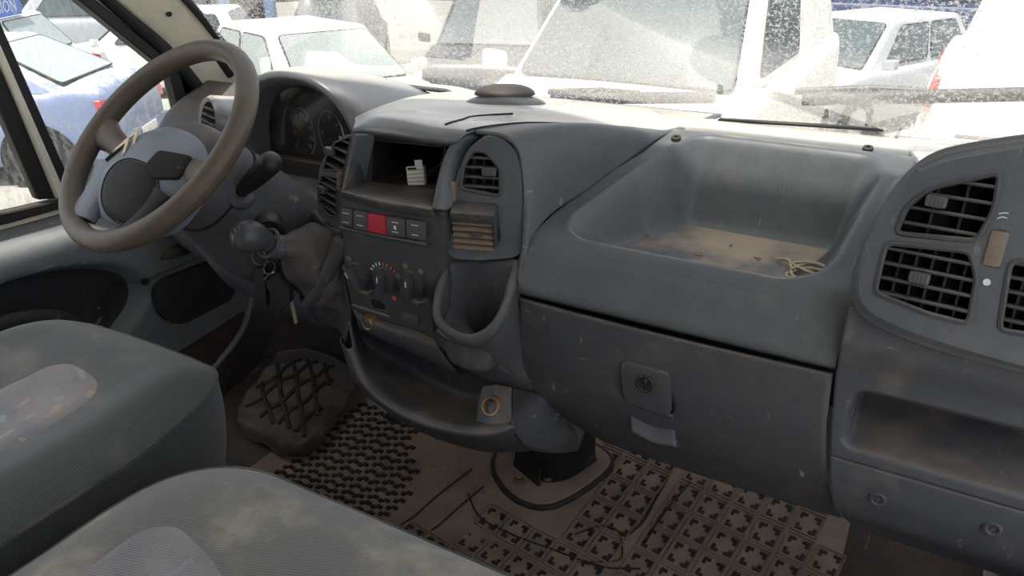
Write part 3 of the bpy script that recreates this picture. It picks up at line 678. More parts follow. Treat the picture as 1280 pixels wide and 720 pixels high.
# left vent panel
n_lv = Vector((-.42, -.90, .10)).normalized()
LVO = [(0.006,0.866,0.86), (-0.029,0.872,0.768), (-0.048,0.88,0.753), (-0.051,0.874,0.692), (-0.095,0.894,0.689), (-0.137,0.915,0.696), (-0.141,0.92,0.731), (-0.125,0.918,0.779), (-0.087,0.905,0.819), (-0.03,0.882,0.851)]
w1 = [(-0.01,0.873,0.853), (-0.038,0.879,0.793), (-0.113,0.913,0.776), (-0.097,0.908,0.803), (-0.064,0.896,0.832)]
w2 = [(-0.117,0.913,0.767), (-0.061,0.888,0.777), (-0.064,0.883,0.712), (-0.094,0.895,0.704), (-0.133,0.915,0.713), (-0.131,0.917,0.741)]
plate('vent_panel', rnd(LVO, .008, 3), [rnd(w1, .005, 3), rnd(w2, .005, 3)], n_lv*-.03, 'dash', con)
vent(con, w1, n_lv, 4, (.3, .5), 2, 'slat', rr=.005, rim=.002)
vent(con, w2, n_lv, 5, (.3, .55), 2, 'slat', rr=.005, rim=.002)
box('air_flow_wheel', Vector((-0.047,0.882,0.775))+n_lv*.002, (.012, .03, .01), 'slatdusty', con, .003, frame(n_lv))
# cup pocket: rim, bowl and outer wall in one skin
CR = [(0.265,0.895,0.698), (0.274,0.868,0.677), (0.278,0.84,0.654), (0.27,0.812,0.629), (0.244,0.798,0.612), (0.208,0.798,0.613), (0.176,0.808,0.626), (0.161,0.832,0.65), (0.156,0.858,0.67), (0.15,0.882,0.68), (0.196,0.9,0.683)]
cc = sum((Vector(p) for p in CR), V(0, 0, 0))/len(CR)
ring = spl(CR, 60, True)
def cup(u, v):
    p = ring[int(round(u*60)) % 60]; d = p-cc; h = V(d.x, d.y, 0)
    k = v*9
    back = sstep(.86, .90, p.y)
    stg = [p+V(0, .05, -.035)-h*.32, p+V(0, .022, -.028)-h*.12, p+V(0, .004, -.018)+h*.02, p+V(0, 0, -.009)+h*.06, p+V(0, 0, 0)+h*.02, p+V(0, 0, .002)-h*.10, p+V(0, 0, -.010)-h*.20, V(p.x, p.y, lerp(p.z, .56, .55))-h*.24, V(p.x, p.y, .545)-h*.34, V(cc.x, cc.y, .54)]
    return cr(stg, v)
vs, fs = gridf(60, 36, cup, closed_u=True); mo('cup_pocket', vs, fs, 'console', con, angle=70)
# skin between cup pocket, glovebox and lower tray
SK = [[(0.265,0.9,0.701), (0.264,0.897,0.692), (0.264,0.893,0.683), (0.265,0.889,0.667)],
      [(0.274,0.868,0.667), (0.273,0.876,0.661), (0.272,0.884,0.655), (0.272,0.884,0.634)],
      [(0.277,0.832,0.634), (0.281,0.85,0.614), (0.28,0.87,0.602), (0.279,0.884,0.582)],
      [(0.25,0.806,0.606), (0.269,0.832,0.58), (0.282,0.866,0.556), (0.286,0.894,0.523)],
      [(0.204,0.808,0.593), (0.238,0.832,0.552), (0.277,0.868,0.517), (0.309,0.905,0.48)],
      [(0.169,0.822,0.593), (0.189,0.842,0.544), (0.23,0.868,0.5), (0.307,0.915,0.47)],
      [(0.131,0.88,0.551), (0.154,0.9,0.504), (0.215,0.9,0.478), (0.295,0.94,0.453)]]
patch('pocket_skirt', SK, 'console', con, 30, 40, .006)
# big lower tray: back wall, floor, rolled rim, outer belly
LT = [[(-0.085,0.9,0.553), (-0.064,0.905,0.524), (-0.004,0.905,0.515), (0.08,0.905,0.513), (0.158,0.905,0.487), (0.249,0.905,0.469)],
      [(-0.077,0.895,0.537), (-0.079,0.935,0.454), (-0.021,0.94,0.434), (0.067,0.94,0.418), (0.156,0.93,0.415), (0.246,0.91,0.452)],
      [(-0.055,0.875,0.52), (-0.046,0.9,0.447), (0.025,0.89,0.424), (0.109,0.89,0.41), (0.197,0.88,0.42), (0.266,0.87,0.464)],
      [(-0.024,0.845,0.504), (0.015,0.835,0.458), (0.092,0.815,0.444), (0.17,0.81,0.443), (0.246,0.812,0.454), (0.286,0.83,0.465)],
      [(-0.022,0.835,0.501), (0.025,0.815,0.46), (0.101,0.797,0.444), (0.179,0.79,0.445), (0.26,0.793,0.458), (0.3,0.815,0.469)],
      [(-0.03,0.836,0.498), (0.015,0.815,0.452), (0.094,0.797,0.434), (0.174,0.79,0.434), (0.261,0.792,0.448), (0.307,0.816,0.466)],
      [(-0.059,0.86,0.484), (-0.022,0.85,0.423), (0.058,0.835,0.398), (0.143,0.83,0.39), (0.239,0.83,0.403), (0.308,0.85,0.421)],
      [(-0.123,0.93,0.453), (-0.094,0.93,0.371), (-0.016,0.93,0.329), (0.084,0.92,0.316), (0.208,0.9,0.339), (0.306,0.91,0.369)],
      [(-.10, 1.02, .44), (-.06, 1.02, .40), (.0, 1.02, .37), (.08, 1.02, .345), (.18, 1.02, .34), (.30, 1.02, .355)]]
patch('lower_tray', LT, 'console', con, 60, 80, .004)
patch('tray_cheek', [[(0.255,0.895,0.478), (0.309,0.905,0.48), (0.323,0.925,0.44), (0.341,0.945,0.398)], [(0.28,0.85,0.473), (0.309,0.868,0.464), (0.33,0.9,0.43), (0.347,0.945,0.385)], [(0.3,0.815,0.468), (0.314,0.845,0.438), (0.33,0.89,0.401), (0.346,0.955,0.361)], [(0.301,0.85,0.418), (0.309,0.875,0.393), (0.328,0.91,0.372), (0.336,0.98,0.334)], [(.2, 1.0, .36), (.25, 1.0, .365), (.3, 1.0, .37), (.34, 1.02, .38)]], 'console', con, 30, 30, .005)
sb = patch('socket_block', [[(0.223,0.86,0.487), (0.248,0.862,0.497), (0.27,0.868,0.495)], [(0.226,0.845,0.473), (0.255,0.84,0.485), (0.279,0.85,0.487)], [(0.233,0.822,0.442), (0.267,0.812,0.457), (0.296,0.822,0.466)]], 'console', con, 16, 20, .006)
lathe('power_socket', [(.0165, -.01), (.0165, .004), (.0145, .007), (.0115, .006), (.0105, -.004), (.0105, -.02), (0, -.02)], (0.255,0.832,0.479), (0, -.9, .45), 'rust', con, 26)
patch('stack_chin', [[(-0.043,0.874,0.551), (0.022,0.874,0.545), (0.08,0.874,0.545), (0.127,0.874,0.54)], [(-0.029,0.866,0.545), (0.035,0.862,0.541), (0.093,0.862,0.537), (0.144,0.864,0.526)], [(-0.031,0.874,0.522), (0.028,0.872,0.514), (0.09,0.872,0.507), (0.163,0.874,0.491)], [(-0.064,0.91,0.494), (-0.012,0.92,0.477), (0.053,0.92,0.47), (0.135,0.92,0.455)]], 'console', con, 24, 20, .005)
# left cheek of the console, behind the lever gaiter
patch('console_cheek', [[(-0.045,0.868,0.696), (-0.073,0.885,0.689), (-0.131,0.92,0.681), (-0.192,0.96,0.679)], [(-0.053,0.872,0.634), (-0.083,0.88,0.625), (-0.161,0.93,0.598), (-0.269,1.0,0.575)], [(-0.052,0.876,0.571), (-0.098,0.885,0.563), (-0.179,0.93,0.525), (-0.314,1.0,0.479)], [(-0.052,0.88,0.539), (-0.098,0.89,0.523), (-0.181,0.93,0.485), (-0.33,1.0,0.432)], [(-0.075,0.885,0.471), (-0.123,0.92,0.471), (-0.209,0.96,0.447), (-0.345,1.02,0.408)]], 'console', con, 24, 30, .006)
tube('cheek_edge', spl([(-0.042,0.862,0.683), (-0.059,0.86,0.649), (-0.078,0.856,0.613), (-0.1,0.856,0.577), (-0.142,0.87,0.54)], 20), .014, 'console', con)
# pedestal bracket on the floor
patch('pedestal', [[(.13, 1.16, .37), (.20, 1.06, .36), (.27, 1.07, .36), (.31, 1.16, .37)], [(.12, 1.20, .22), (.18, 1.15, .20), (.24, 1.16, .20), (.27, 1.22, .22)], [(.11, 1.24, .11), (.165, 1.18, .08), (.215, 1.20, .09), (.25, 1.27, .11)], [(.10, 1.25, .06), (.16, 1.185, .045), (.215, 1.205, .05), (.255, 1.28, .065)]], 'black', con, 24, 24, .008)
prism('gusset', [(.09, 1.19, .055), (.17, 1.16, .048), (.15, 1.20, .20), (.10, 1.24, .30)], (.006, .004, 0), 'black', con, .002, 1)
fp = rnd([(.03, 1.25, .0), (.045, 1.17, .0), (.13, 1.115, .0), (.21, 1.12, .0), (.26, 1.19, .0), (.30, 1.30, .0), (.1, 1.36, .0)], .05, 5)
ft = prism('pedestal_foot', [V(p.x, p.y, FZ(p.y)) for p in fp], (0, 0, .018), 'mat', con, .008, 3)
tube('foot_rim', [V(p.x, p.y, FZ(p.y)+.010) for p in fp], .007, 'matdark', con, 8, True)
for q in (Vector((0.128,1.182,0.039))+V(0, -.03, .02), Vector((0.182,1.211,0.045))+V(0, -.03, .02)): lathe('foot_bolt', [(.010, 0), (.010, .004), (.006, .006), (.004, .003), (0, .003)], q, (0, 0, 1), 'rust', con, 12)

# ------------------------------------------------------------------ instrument cluster
clu = empty('instrument_cluster', (-.33, 1.1, .66), 'arched instrument cluster with round dials behind the steering wheel', 'dials')
HX, HW = -.372, .178
def arch(y, half, zt, zb, n, x0=HX, hr=None):
    return [V(x0+(hr if hr and i > n/2 else half)*math.copysign(abs(math.cos(math.pi*(1-i/n)))**.85, math.cos(math.pi*(1-i/n))), y, zb+(zt-zb)*math.sin(math.pi*i/n)**.62) for i in range(n+1)]
secs = [arch(1.21, HW-.032, .838, .62, 48), arch(1.14, HW-.022, .856, .62, 48), arch(1.12, HW-.016, .866, .62, 48), arch(1.113, HW-.008, .876, .62, 48), arch(1.12, HW, .885, .62, 48), arch(1.15, HW+.006, .888, .62, 48, hr=HW+.035), arch(1.22, HW+.010, .880, .62, 48, hr=HW+.10), arch(1.30, HW+.012, .858, .62, 48, hr=HW+.15), arch(1.37, HW+.012, .826, .62, 48, hr=HW+.17)]
vs, fs = gridf(48, 48, lambda u, v: cr([s[int(round(u*48))] for s in secs], v)); mo('hood', vs, fs, 'pad', clu, angle=70)
fc = arch(1.235, HW-.02, .850, .625, 40); prism('dial_face', fc, (0, .01, 0), 'black', clu, 0)
lens = arch(1.185, HW-.03, .846, .625, 40); mo('lens', [p+V(0, (.846-p.z)*.12-.02, 0) for p in lens], [list(range(41))], 'clusterglass', clu, smooth=False)
def gauge(c, r, nums, needle, a0=215, a1=-35, sc=1.):
    c = Vector(c); M = frame((-.3, -.95, 0))
    g = tube('dial', [c+M @ V(math.cos(R(a))*r, math.sin(R(a))*r, 0) for a in range(0, 360, 9)], .0016, 'whitemark', clu, 6, True)
    for i, s in enumerate(nums):
        a = R(a0+(a1-a0)*i/(len(nums)-1))
        tube('tick', [c+M @ V(math.cos(a)*r*.9, math.sin(a)*r*.9, 0), c+M @ V(math.cos(a)*r*.98, math.sin(a)*r*.98, 0)], .0008, 'whitemark', g, 4)
        if s: text('numeral', s, c+M @ V(math.cos(a)*r*.72, math.sin(a)*r*.72, 0), (-.3, -.95, 0), .0125*sc, 'whitemark', g)
    a = R(needle); tube('needle', [c, c+M @ V(math.cos(a)*r*.7, math.sin(a)*r*.7, .002)], .0016, 'red', g, 5)
    lathe('needle_hub', [(.007, 0), (.006, .005), (0, .006)], c, (0, -1, 0), 'black', g, 16)
gauge((-0.458,1.223,0.734), .053, ['10', '30', '50', '70', '90', '110', '130', '150', '170'], 225, 225, -45)
gauge((-0.341,1.186,0.749), .050, ['', '10', '20', '30', '40', '50', ''], 235, 225, -45, .9)
gauge((-0.583,1.262,0.687), .028, ['', '1/2', ''], 200, 200, -20, .7)
box('odometer', (-0.365,1.218,0.68), (.07, .004, .018), 'lcd', clu, .001)
# lower lip of the cluster
patch('lower_lip', [[(-.60, 1.23, .650), (-.35, 1.23, .650), (-.08, 1.23, .650)], [(-.60, 1.13, .652), (-.35, 1.12, .654), (-.08, 1.11, .654)], [(-.60, 1.08, .640), (-.35, 1.06, .642), (-.08, 1.05, .642)], [(-.60, 1.03, .55), (-.35, 1.02, .55), (-.08, 1.02, .55)], [(-.62, 1.06, .46), (-.35, 1.05, .44), (-.08, 1.05, .43)]], 'column', clu, 30, 30, .006)
box('switch_blank', (-0.261,0.99,0.665), (.05, .02, .07), 'column', clu, .008)
tube('switch_mark', [Vector((-0.256,0.978,0.637)), Vector((-0.222,0.978,0.642))], .0009, 'whitemark', clu, 5)
# round side vent left of the cluster
sv = empty('side_vent', (-.66, 1.16, .66), 'round dash-end air vent pod behind the steering wheel rim', 'air vent')
lathe('pod_shell', [(.0, -.14), (.055, -.13), (.062, -.06), (.060, -.01), (.054, 0), (.046, -.004), (.044, -.03), (0, -.03)], (-.650, 1.13, .752), (-.35, -.9, .2), 'pad', sv, 32)
Mv = frame((-.35, -.9, .2))
for i in range(5): box('slat', V(-.650, 1.13, .752)+Mv @ V(0, -.030+i*.015, -.008), (2*math.sqrt(max(.044**2-(-.030+i*.015)**2, 0)), .003, .012), 'slat', sv, .001, Mv, 1)
# end panel of the dash left of the cluster
ep = [[(-.83, 1.30, .80), (-.70, 1.30, .80), (-.56, 1.25, .80)], [(-.83, 1.17, .745), (-.70, 1.15, .72), (-.56, 1.10, .74)], [(-.83, 1.10, .64), (-.70, 1.07, .62), (-.56, 1.04, .64)], [(-.83, 1.08, .50), (-.70, 1.05, .48), (-.54, 1.03, .46)], [(-.83, 1.2, .42), (-.70, 1.2, .42), (-.54, 1.2, .42)]]
patch('end_panel', ep, 'column', dash, 24, 30, .008)
kp = [[(-0.543,0.96,0.578), (-0.404,0.93,0.606), (-0.301,0.93,0.59), (-0.233,0.94,0.547)], [(-0.511,0.945,0.55), (-0.385,0.915,0.569), (-0.293,0.915,0.552), (-0.221,0.93,0.509)], [(-0.477,0.95,0.507), (-0.398,0.93,0.514), (-0.319,0.93,0.492), (-0.202,0.935,0.477)], [(-0.496,1.0,0.441), (-0.445,1.0,0.434), (-0.371,1.0,0.42), (-0.188,1.0,0.405)], [(-0.59,1.1,0.392), (-0.54,1.1,0.383), (-0.462,1.1,0.368), (-0.268,1.1,0.349)]]
patch('knee_panel', kp, 'panel', dash, 30, 30, .006)

# ------------------------------------------------------------------ steering column and wheel
YW, TA = R(-9.5), R(47)
WC = V(-.345, .782, .824)
E1 = V(math.cos(YW), math.sin(YW), 0); E2 = V(-math.sin(YW)*math.sin(TA), math.cos(YW)*math.sin(TA), math.cos(TA)); EN = E1.cross(E2)
def Wp(a, b, c): return WC+E1*a+E2*b+EN*c
colm = empty('steering_column', tuple(Wp(0, 0, -.3)), 'dusty grey steering column shroud with black stalk', 'column')
def crng(c, w, hu, hd, n=40):
    out = []
    for i in range(n):
        t = 2*math.pi*i/n; cx, sy = math.cos(t), math.sin(t); h = hu if sy > 0 else hd
        out.append((math.copysign(abs(cx)**.75, cx)*w, math.copysign(abs(sy)**.75, sy)*h, c))
    return out
rg = [crng(-.030, .02, .02, .02), crng(-.030, .060, .055, .060), crng(-.036, .074, .066, .075), crng(-.06, .082, .072, .085), crng(-.12, .088, .080, .095), crng(-.17, .094, .085, .105), crng(-.24, .10, .088, .115), crng(-.32, .10, .085, .11)]
vs, fs = gridf(40, 40, lambda u, v: (lambda p: Wp(p.x+.012, p.y, p.z))(cr([r[int(round(u*40)) % 40] for r in rg], v)), closed_u=True); mo('shroud', vs, fs, 'column', colm)
gg = crng(-.115, .089, .081, .096, 48); tube('shroud_seam', [Wp(a+.012, b, c) for a, b, c in gg], .0022, 'cavity', colm, 6, True)
lathe('shroud_screw', [(.010, 0), (.010, .002), (.008, .001), (.007, -.004), (0, -.004)], (-0.252,0.8,0.764), (.85, -.45, -.1), 'black', colm, 16)
s0, s1 = Vector((-0.246,0.845,0.732)), Vector((-0.134,0.83,0.811))
lathe('stalk_base', [(.030, -.02), (.028, .006), (.022, .012), (.014, .012), (0, .012)], s0, s1-s0, 'column', colm, 24)
tube('stalk', [lerp(s0, s1, t) for t in (0, .15, .3, .45, .6, .75, .88, .96, 1.0)], lambda t: pl([(0, .010), (.2, .013), (.4, .0165), (.6, .018), (.78, .0185), (.9, .016), (1, .008)], t), 'black', colm, 18)
ig = Vector((-0.203,0.86,0.67)); lathe('ignition_lock', [(.026, -.04), (.026, .004), (.021, .010), (.016, .008), (.014, .002), (0, .002)], ig, (.75, -.65, -.05), 'black', colm, 24)

wheel = empty('steering_wheel', tuple(Wp(0, 0, 0)), 'worn brown-grey steering wheel with blue-grey hub and chevron emblem', 'steering wheel')
RM, rm = .187, .0185
def rimf(u, v):
    a = 2*math.pi*u; b = 2*math.pi*v
    return Wp(math.cos(a)*(RM+rm*.92*math.cos(b)), math.sin(a)*(RM+rm*.92*math.cos(b)), rm*1.02*math.sin(b))
vs, fs = gridf(96, 20, rimf, closed_u=True); mo('rim', vs, fs, 'rim', wheel)
def sup(r, t, w, h, e=.7): cx, sy = math.cos(t), math.sin(t); return (math.copysign(abs(cx)**e, cx)*w*r, math.copysign(abs(sy)**e, sy)*h*r)
HC = V(.012, -.058, 0)
def hz(x, y):
    """dome height of the hub over the wheel plane"""
    r = min(math.hypot((x-HC.x)/.122, (y-HC.y)/.097), 1.15); return .026-.040*r**2.6
def hubf(u, v):
    t = 2*math.pi*u
    if v < .8:
        x, y = sup(v/.8, t, .120, .094, .72); x += HC.x; y += HC.y; return Wp(x, y, hz(x, y))
    k = (v-.8)/.2; x, y = sup(1-.16*k, t, .120, .094, .72); return Wp(x+HC.x, y+HC.y, -.016-.045*k)
vs, fs = gridf(72, 34, hubf, closed_u=True); mo('hub', vs, fs, 'hub', wheel, angle=60)
# dark airbag pad on the lower half of the hub
def padl(t): 
    return (.040+.066*math.copysign(abs(math.cos(t))**.8, math.cos(t)), -.100+(.052 if math.sin(t) > 0 else .046)*math.copysign(abs(math.sin(t))**.8, math.sin(t)))
def padf(u, v):
    x, y = padl(2*math.pi*u); x = lerp(.040, x, v); y = lerp(-.100, y, v); return Wp(x, y, hz(x, y)+.004*(1-v**8)-.001)
vs, fs = gridf(56, 16, padf, closed_u=True); mo('airbag_pad', vs, fs, 'hubdark', wheel)
tube('pad_seam', [Wp(*padl(R(a)), hz(*padl(R(a)))+.0005) for a in range(0, 360, 8)], .0014, 'cavity', wheel, 5, True)
def spoke(p, q, w0, w1, mat):
    p = V(p[0], p[1], hz(*p)-(.012 if mat == 'rim' else .004)); q = V(math.cos(R(q))*.178, math.sin(R(q))*.178, 0); d = q-p; s = V(-d.y, d.x, 0).normalized(); rows = []
    for k in range(7):
        t = k/6; c = lerp(p, q, t); ww = lerp(w0, w1, t)+.010*(abs(t-.5)*2)**2
        rows.append([Wp(*(c+s*ww*x+V(0, 0, h-.004*math.sin(t*3.14)))) for x, h in ((-1, -.010), (-.85, .004), (0, .010), (.85, .004), (1, -.010), (.6, -.018), (-.6, -.018), (-1, -.010))])
    return patch('spoke', rows, mat, wheel, 28, 20, 0)
spoke((-.090, -.030), 184, .020, .022, 'rim'); spoke((.110, -.030), -4, .020, .022, 'rim'); spoke((-.078, -.062), 247, .036, .026, 'hub'); spoke((.102, -.075), 300, .024, .020, 'hubdark')
# raised keys at both sides of the hub
for sgn in (-1, 1):
    kq = [(.050, -.020), (.094, -.004), (.108, -.048), (.078, -.066), (.052, -.052)]
    prism('horn_key', rnd([Wp(HC.x+sgn*a, b, hz(HC.x+sgn*a, b)-.006) for a, b in kq], .008, 3), EN*.013, 'hubdark', wheel, .004)
def chev(y0):
    pts = [(-.017, -.010), (0, .006), (.017, -.010), (.017, -.004), (0, .014), (-.017, -.004)]
    return [Wp(a*.95-.026, b*1.5+y0, hz(-.026, y0)+.002) for a, b in pts]
for y0 in (-.036, -.016): prism('emblem_chevron', chev(y0), EN*.003, 'gold', wheel, .0008, 1)

# ------------------------------------------------------------------ gear lever and keys
gk = Vector((-0.149,0.775,0.697)); gc = Vector((-0.142,0.83,0.659)); gb = Vector((-0.122,0.905,0.611))
gear = empty('gear_lever', tuple(gb), 'dash-mounted gear lever with dark round knob and creased gaiter', 'gear lever')
ga = (gk-gc).normalized(); dn = V(-.42, -.88, .22).normalized()
lathe('knob', [(0, .030), (.010, .0295), (.019, .026), (.0245, .018), (.0265, .006), (.0255, -.006), (.021, -.018), (.015, -.027), (.012, -.034), (0, -.034)], gk, ga*.6+dn*.6, 'knobplastic', gear, 32)
dk = lathe('shift_pattern_disc', [(.0150, -.010), (.0150, .0012), (.0135, .002), (.0125, .001), (0, .0012)], gk+dn*.0285, dn, 'slat', gear, 24)
Mk = frame(dn)
for a, b in (((-.005, .005), (-.005, -.005)), ((0, .005), (0, -.005)), ((.005, .005), (.005, -.005)), ((-.005, 0), (.005, 0))):
    tube('pattern_line', [gk+dn*.0300+Mk @ V(a[0], a[1], 0), gk+dn*.0300+Mk @ V(b[0], b[1], 0)], .0006, 'whitemark', dk, 4)
lathe('collar', [(.012, .03), (.0165, .02), (.0165, .012), (.013, .008), (.013, 0), (.019, -.006), (.021, -.016), (.018, -.026), (.012, -.03)], lerp(gk, gc, .62), gk-gc, 'panel', gear, 24)
tube('collar_ring', [lerp(gk, gc, .62)+frame(ga) @ V(math.cos(R(a))*.023, math.sin(R(a))*.023, .006) for a in range(0, 360, 15)], .0028, 'panel', gear, 8, True)
bt_ = []
cen = [lerp(gk, gc, .78), gc+V(.005, .01, 0), lerp(gc, gb, .35)+V(0, 0, .004), lerp(gc, gb, .65), gb, gb+V(.03, .04, -.01)]
rad = [.017, .027, .047, .066, .082, .094]
def bootf(u, v):
    c = cr(cen, v); r = pl([(i/5, rad[i]) for i in range(6)], v); a = 2*math.pi*u
    M = frame((gc-gb).normalized()); wr = 1+.10*v*math.sin(a*4+v*7)+.07*math.sin(v*22+2*math.sin(a))*v**.5+.04*math.sin(a*7-v*11)*v
    return c+M @ V(math.cos(a)*r*wr*1.0, math.sin(a)*r*wr*.92, 0)
vs, fs = gridf(64, 50, bootf, closed_u=True); mo('gaiter', vs, fs, 'boot', gear)
ky = empty('key_bunch', (-0.189,0.845,0.571), 'bunch of black car keys hanging from the ignition lock', 'keys')
for c, r, n in (((-0.214,0.842,0.624), .013, (.4, -.9, .1)), ((-0.194,0.842,0.609), .011, (.1, -.8, .6))):
    M = frame(n); tube('key_ring', [Vector(c)+M @ V(math.cos(R(a))*r, math.sin(R(a))*r, 0) for a in range(0, 360, 18)], .0012, 'chrome', ky, 6, True)
prism('key_fob', rnd([(-0.239,0.848,0.594), (-0.214,0.848,0.602), (-0.224,0.848,0.522), (-0.255,0.848,0.514)], .006, 4), (0, .012, 0), 'black', ky, .003)
prism('key_fob', rnd([(-0.211,0.842,0.579), (-0.184,0.842,0.6), (-0.154,0.842,0.58), (-0.157,0.842,0.552), (-0.188,0.842,0.524)], .006, 4), (0, .012, 0), 'black', ky, .003)
tube('key_blade', [(-0.209,0.839,0.581), (-0.193,0.839,0.598), (-0.178,0.839,0.606)], .0022, 'chrome', ky, 6)
prism('key_blade', [(-0.166,0.85,0.555), (-0.161,0.85,0.559), (-0.155,0.85,0.508), (-0.161,0.85,0.505)], (0, .003, 0), 'gold', ky, 0)

# ------------------------------------------------------------------ seats
def seat(x0, x1, y0, y1, zt, inserts, label, cloth, ex, depth=.17):
    cx, cy = (x0+x1)/2, (y0+y1)/2; W, H = (x1-x0)/2, (y1-y0)/2
    s = empty('front_seat', (cx, cy, 0), label, 'seat', 'front seats')
    def topz(x, y):
        a = abs(x-cx)/W; f = (y-cy)/H
        z = zt+.012*sstep(.45, .8, a)-.018*(1-sstep(0., .6, a))*(1-sstep(.2, .8, f))+.012*sstep(.3, .8, f)-.03*sstep(.0, -1., f)
        return z
    n = 96
    def plan(t):
        c, q = math.cos(t), math.sin(t)
        return (math.copysign(abs(c)**ex, c), math.copysign(abs(q)**(ex+.10), q))
    def fn(u, v):
        p = plan(2*math.pi*u)
        if v <= .7:
            k = v/.7; x, y = cx+p[0]*W*k, cy+p[1]*H*k
            dz = -.050*max(0, (k-.72)/.28)**2.2
            return V(x, y, topz(x, y)+dz)
        k = (v-.7)/.3; x, y = cx+p[0]*W*1.0, cy+p[1]*H*1.0
        b = 1+.012*math.sin(k*math.pi)-.03*k*k
        x, y = cx+p[0]*W*b, cy+p[1]*H*b
        return V(x, y, topz(cx+p[0]*W, cy+p[1]*H)-.050-k*depth)
    NV = 50; vs, fs = gridf(n, NV, fn, closed_u=True)
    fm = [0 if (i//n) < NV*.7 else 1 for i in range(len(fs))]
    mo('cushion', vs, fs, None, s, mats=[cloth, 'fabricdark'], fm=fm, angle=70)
    seam = [fn(i/144, .7)+V(0, 0, -.001) for i in range(144)]; tube('piping', seam, .0032, 'fabricdark', s, 6, True)
    for quadp in inserts:
        P = rnd([V(*p) for p in quadp], .03, 6); c = sum(P, V(0, 0, 0))/len(P); m = len(P); vs = []; fs = []
        for k in range(7):
            for p in P:
                f = (k+.02)/6 if k < 6 else 1.0; q = lerp(c, p, min((k+.02)/6, 1)); vs.append(V(q.x, q.y, topz(q.x, q.y)+(.005 if k < 6 else -.003)))
        for k in range(6):
            for i in range(m): a = k*m+i; b = k*m+(i+1) % m; fs.append([a, b, b+m, a+m])
        fs.append(list(range(m)))
        mo('seat_insert', vs, fs, 'insert', s)
    box('base', (cx, cy-.03, (zt-.20)/2), (2*W*.8, 2*H*.8, zt-.20), 'black', s, .02)
    return s
seat(-.665, -.150, -.02, .745, .482, [[(-.47, .0, 0), (-.25, .0, 0), (-.265, .40, 0), (-.283, .56, 0), (-.32, .592, 0), (-.42, .607, 0), (-.455, .58, 0)]], "driver's seat cushion in grey ribbed cloth with patterned insert, below the steering wheel", 'fabric', .44)
seat(-.085, .78, -.20, .580, .482, [[(.02, -.1, 0), (.25, -.1, 0), (.245, .34, 0), (.21, .39, 0), (.07, .428, 0), (.033, .40, 0)], [(.47, -.1, 0), (.70, -.1, 0), (.70, .36, 0), (.65, .42, 0), (.52, .42, 0), (.47, .36, 0)]], 'worn grey ribbed passenger bench cushion nearest the camera', 'fabricworn', .34)

# ------------------------------------------------------------------ floor mats
rmat = empty('rubber_mat', (.15, 1.15, 0), 'dusty brown rubber floor mat with square tile relief below the glovebox', 'floor mat')
MR = R(-8)
def sheet(u, v):
    x, y = -.47+u*1.240, .55+v*.87
    return V(x, y, FZ(y)+.006)
vs, fs = gridf(12, 40, sheet); mo('mat_sheet', vs, fs, 'mat', rmat)
def tile_geo(sz, sy_):
    vs = []; fs = []; fm = []
    def bx(x0, x1, y0, y1, h, m):
        o = len(vs); vs.extend([V(x0, y0, 0), V(x1, y0, 0), V(x1, y1, 0), V(x0, y1, 0), V(x0+.001, y0+.001, h), V(x1-.001, y0+.001, h), V(x1-.001, y1-.001, h), V(x0+.001, y1-.001, h)])
        for q in ([4, 5, 6, 7], [0, 1, 5, 4], [1, 2, 6, 5], [2, 3, 7, 6], [3, 0, 4, 7]): fs.append([o+i for i in q]); fm.append(m)
    a = sz/2; b = sy_/2; t = .0035
    bx(-a, a, -b, -b+t, .004, 0); bx(-a, a, b-t, b, .004, 0); bx(-a, -a+t, -b+t, b-t, .004, 0); bx(a-t, a, -b+t, b-t, .004, 0)
    l = .75; k = .26; g = .22
    for sx in (-1, 1):
        for sy in (-1, 1):
            xs = sorted((sx*g*a, sx*l*a)); ys = sorted((sy*(l-k)*b, sy*l*b)); bx(xs[0], xs[1], ys[0], ys[1], .0022, 1)
            xs = sorted((sx*(l-k)*a, sx*l*a)); ys = sorted((sy*g*b, sy*(l-k)*b)); bx(xs[0], xs[1], ys[0], ys[1], .0022, 1)
    return vs, fs, fm
PX, PY = .0585, .066
tvs, tfs, tfm = tile_geo(PX-.005, PY-.005)
def drop(geo_obj, x, y):
    geo_obj.location = V(x, y, FZ(y)+.0062)-wloc(rmat); geo_obj.rotation_euler = (FT if y > 1.0 else 0, 0, MR)
def lib(name, vs, fs, fm, mats):
    me = bpy.data.meshes.new(name); me.from_pydata(vs, [], fs)
    for m in mats: me.materials.append(MATS[m])
    if fm:
        for p, i in zip(me.polygons, fm): p.material_index = i
    return me
tme = lib('relief_tile', tvs, tfs, tfm, ['mat', 'matdark'])
c8, s8 = math.cos(MR), math.sin(MR)
for iy in range(-9, 5):
    for ix in range(-7, 13):
        a, b = ix*PX+(.016 if ix > 2 else 0), iy*PY*.98
        x, y = .267+a*c8-b*s8, 1.30+a*s8+b*c8
        if not (-.02 < x < .752 and .66 < y < 1.39): continue
        if y > 1.08 and x < .27 and not (x > .245 and y > 1.25): continue      # the console pedestal stands here
        if x < .10 and y > 1.0: continue                                        # plain worn strip
        o = bpy.data.objects.new('relief_tile', tme); COL.objects.link(o); o.parent = rmat; drop(o, x, y)
def zig(w, h):
    P = [(-w*.5, 0), (-w*.1, 0), (0, h*.35), (w*.5, h*.35), (w*.5, h*.75), (-.0, h*.75), (-w*.15, h*.4), (-w*.5, h*.4)]
    n = len(P); vs = [V(a, b, 0) for a, b in P]+[V(a*.92, b*.92, .005) for a, b in P]
    return vs, [[n+i for i in range(n)]]+[[i, (i+1) % n, n+(i+1) % n, n+i] for i in range(n)]
zme = lib('tread_block', *zig(.023, .024), None, ['matdark'])
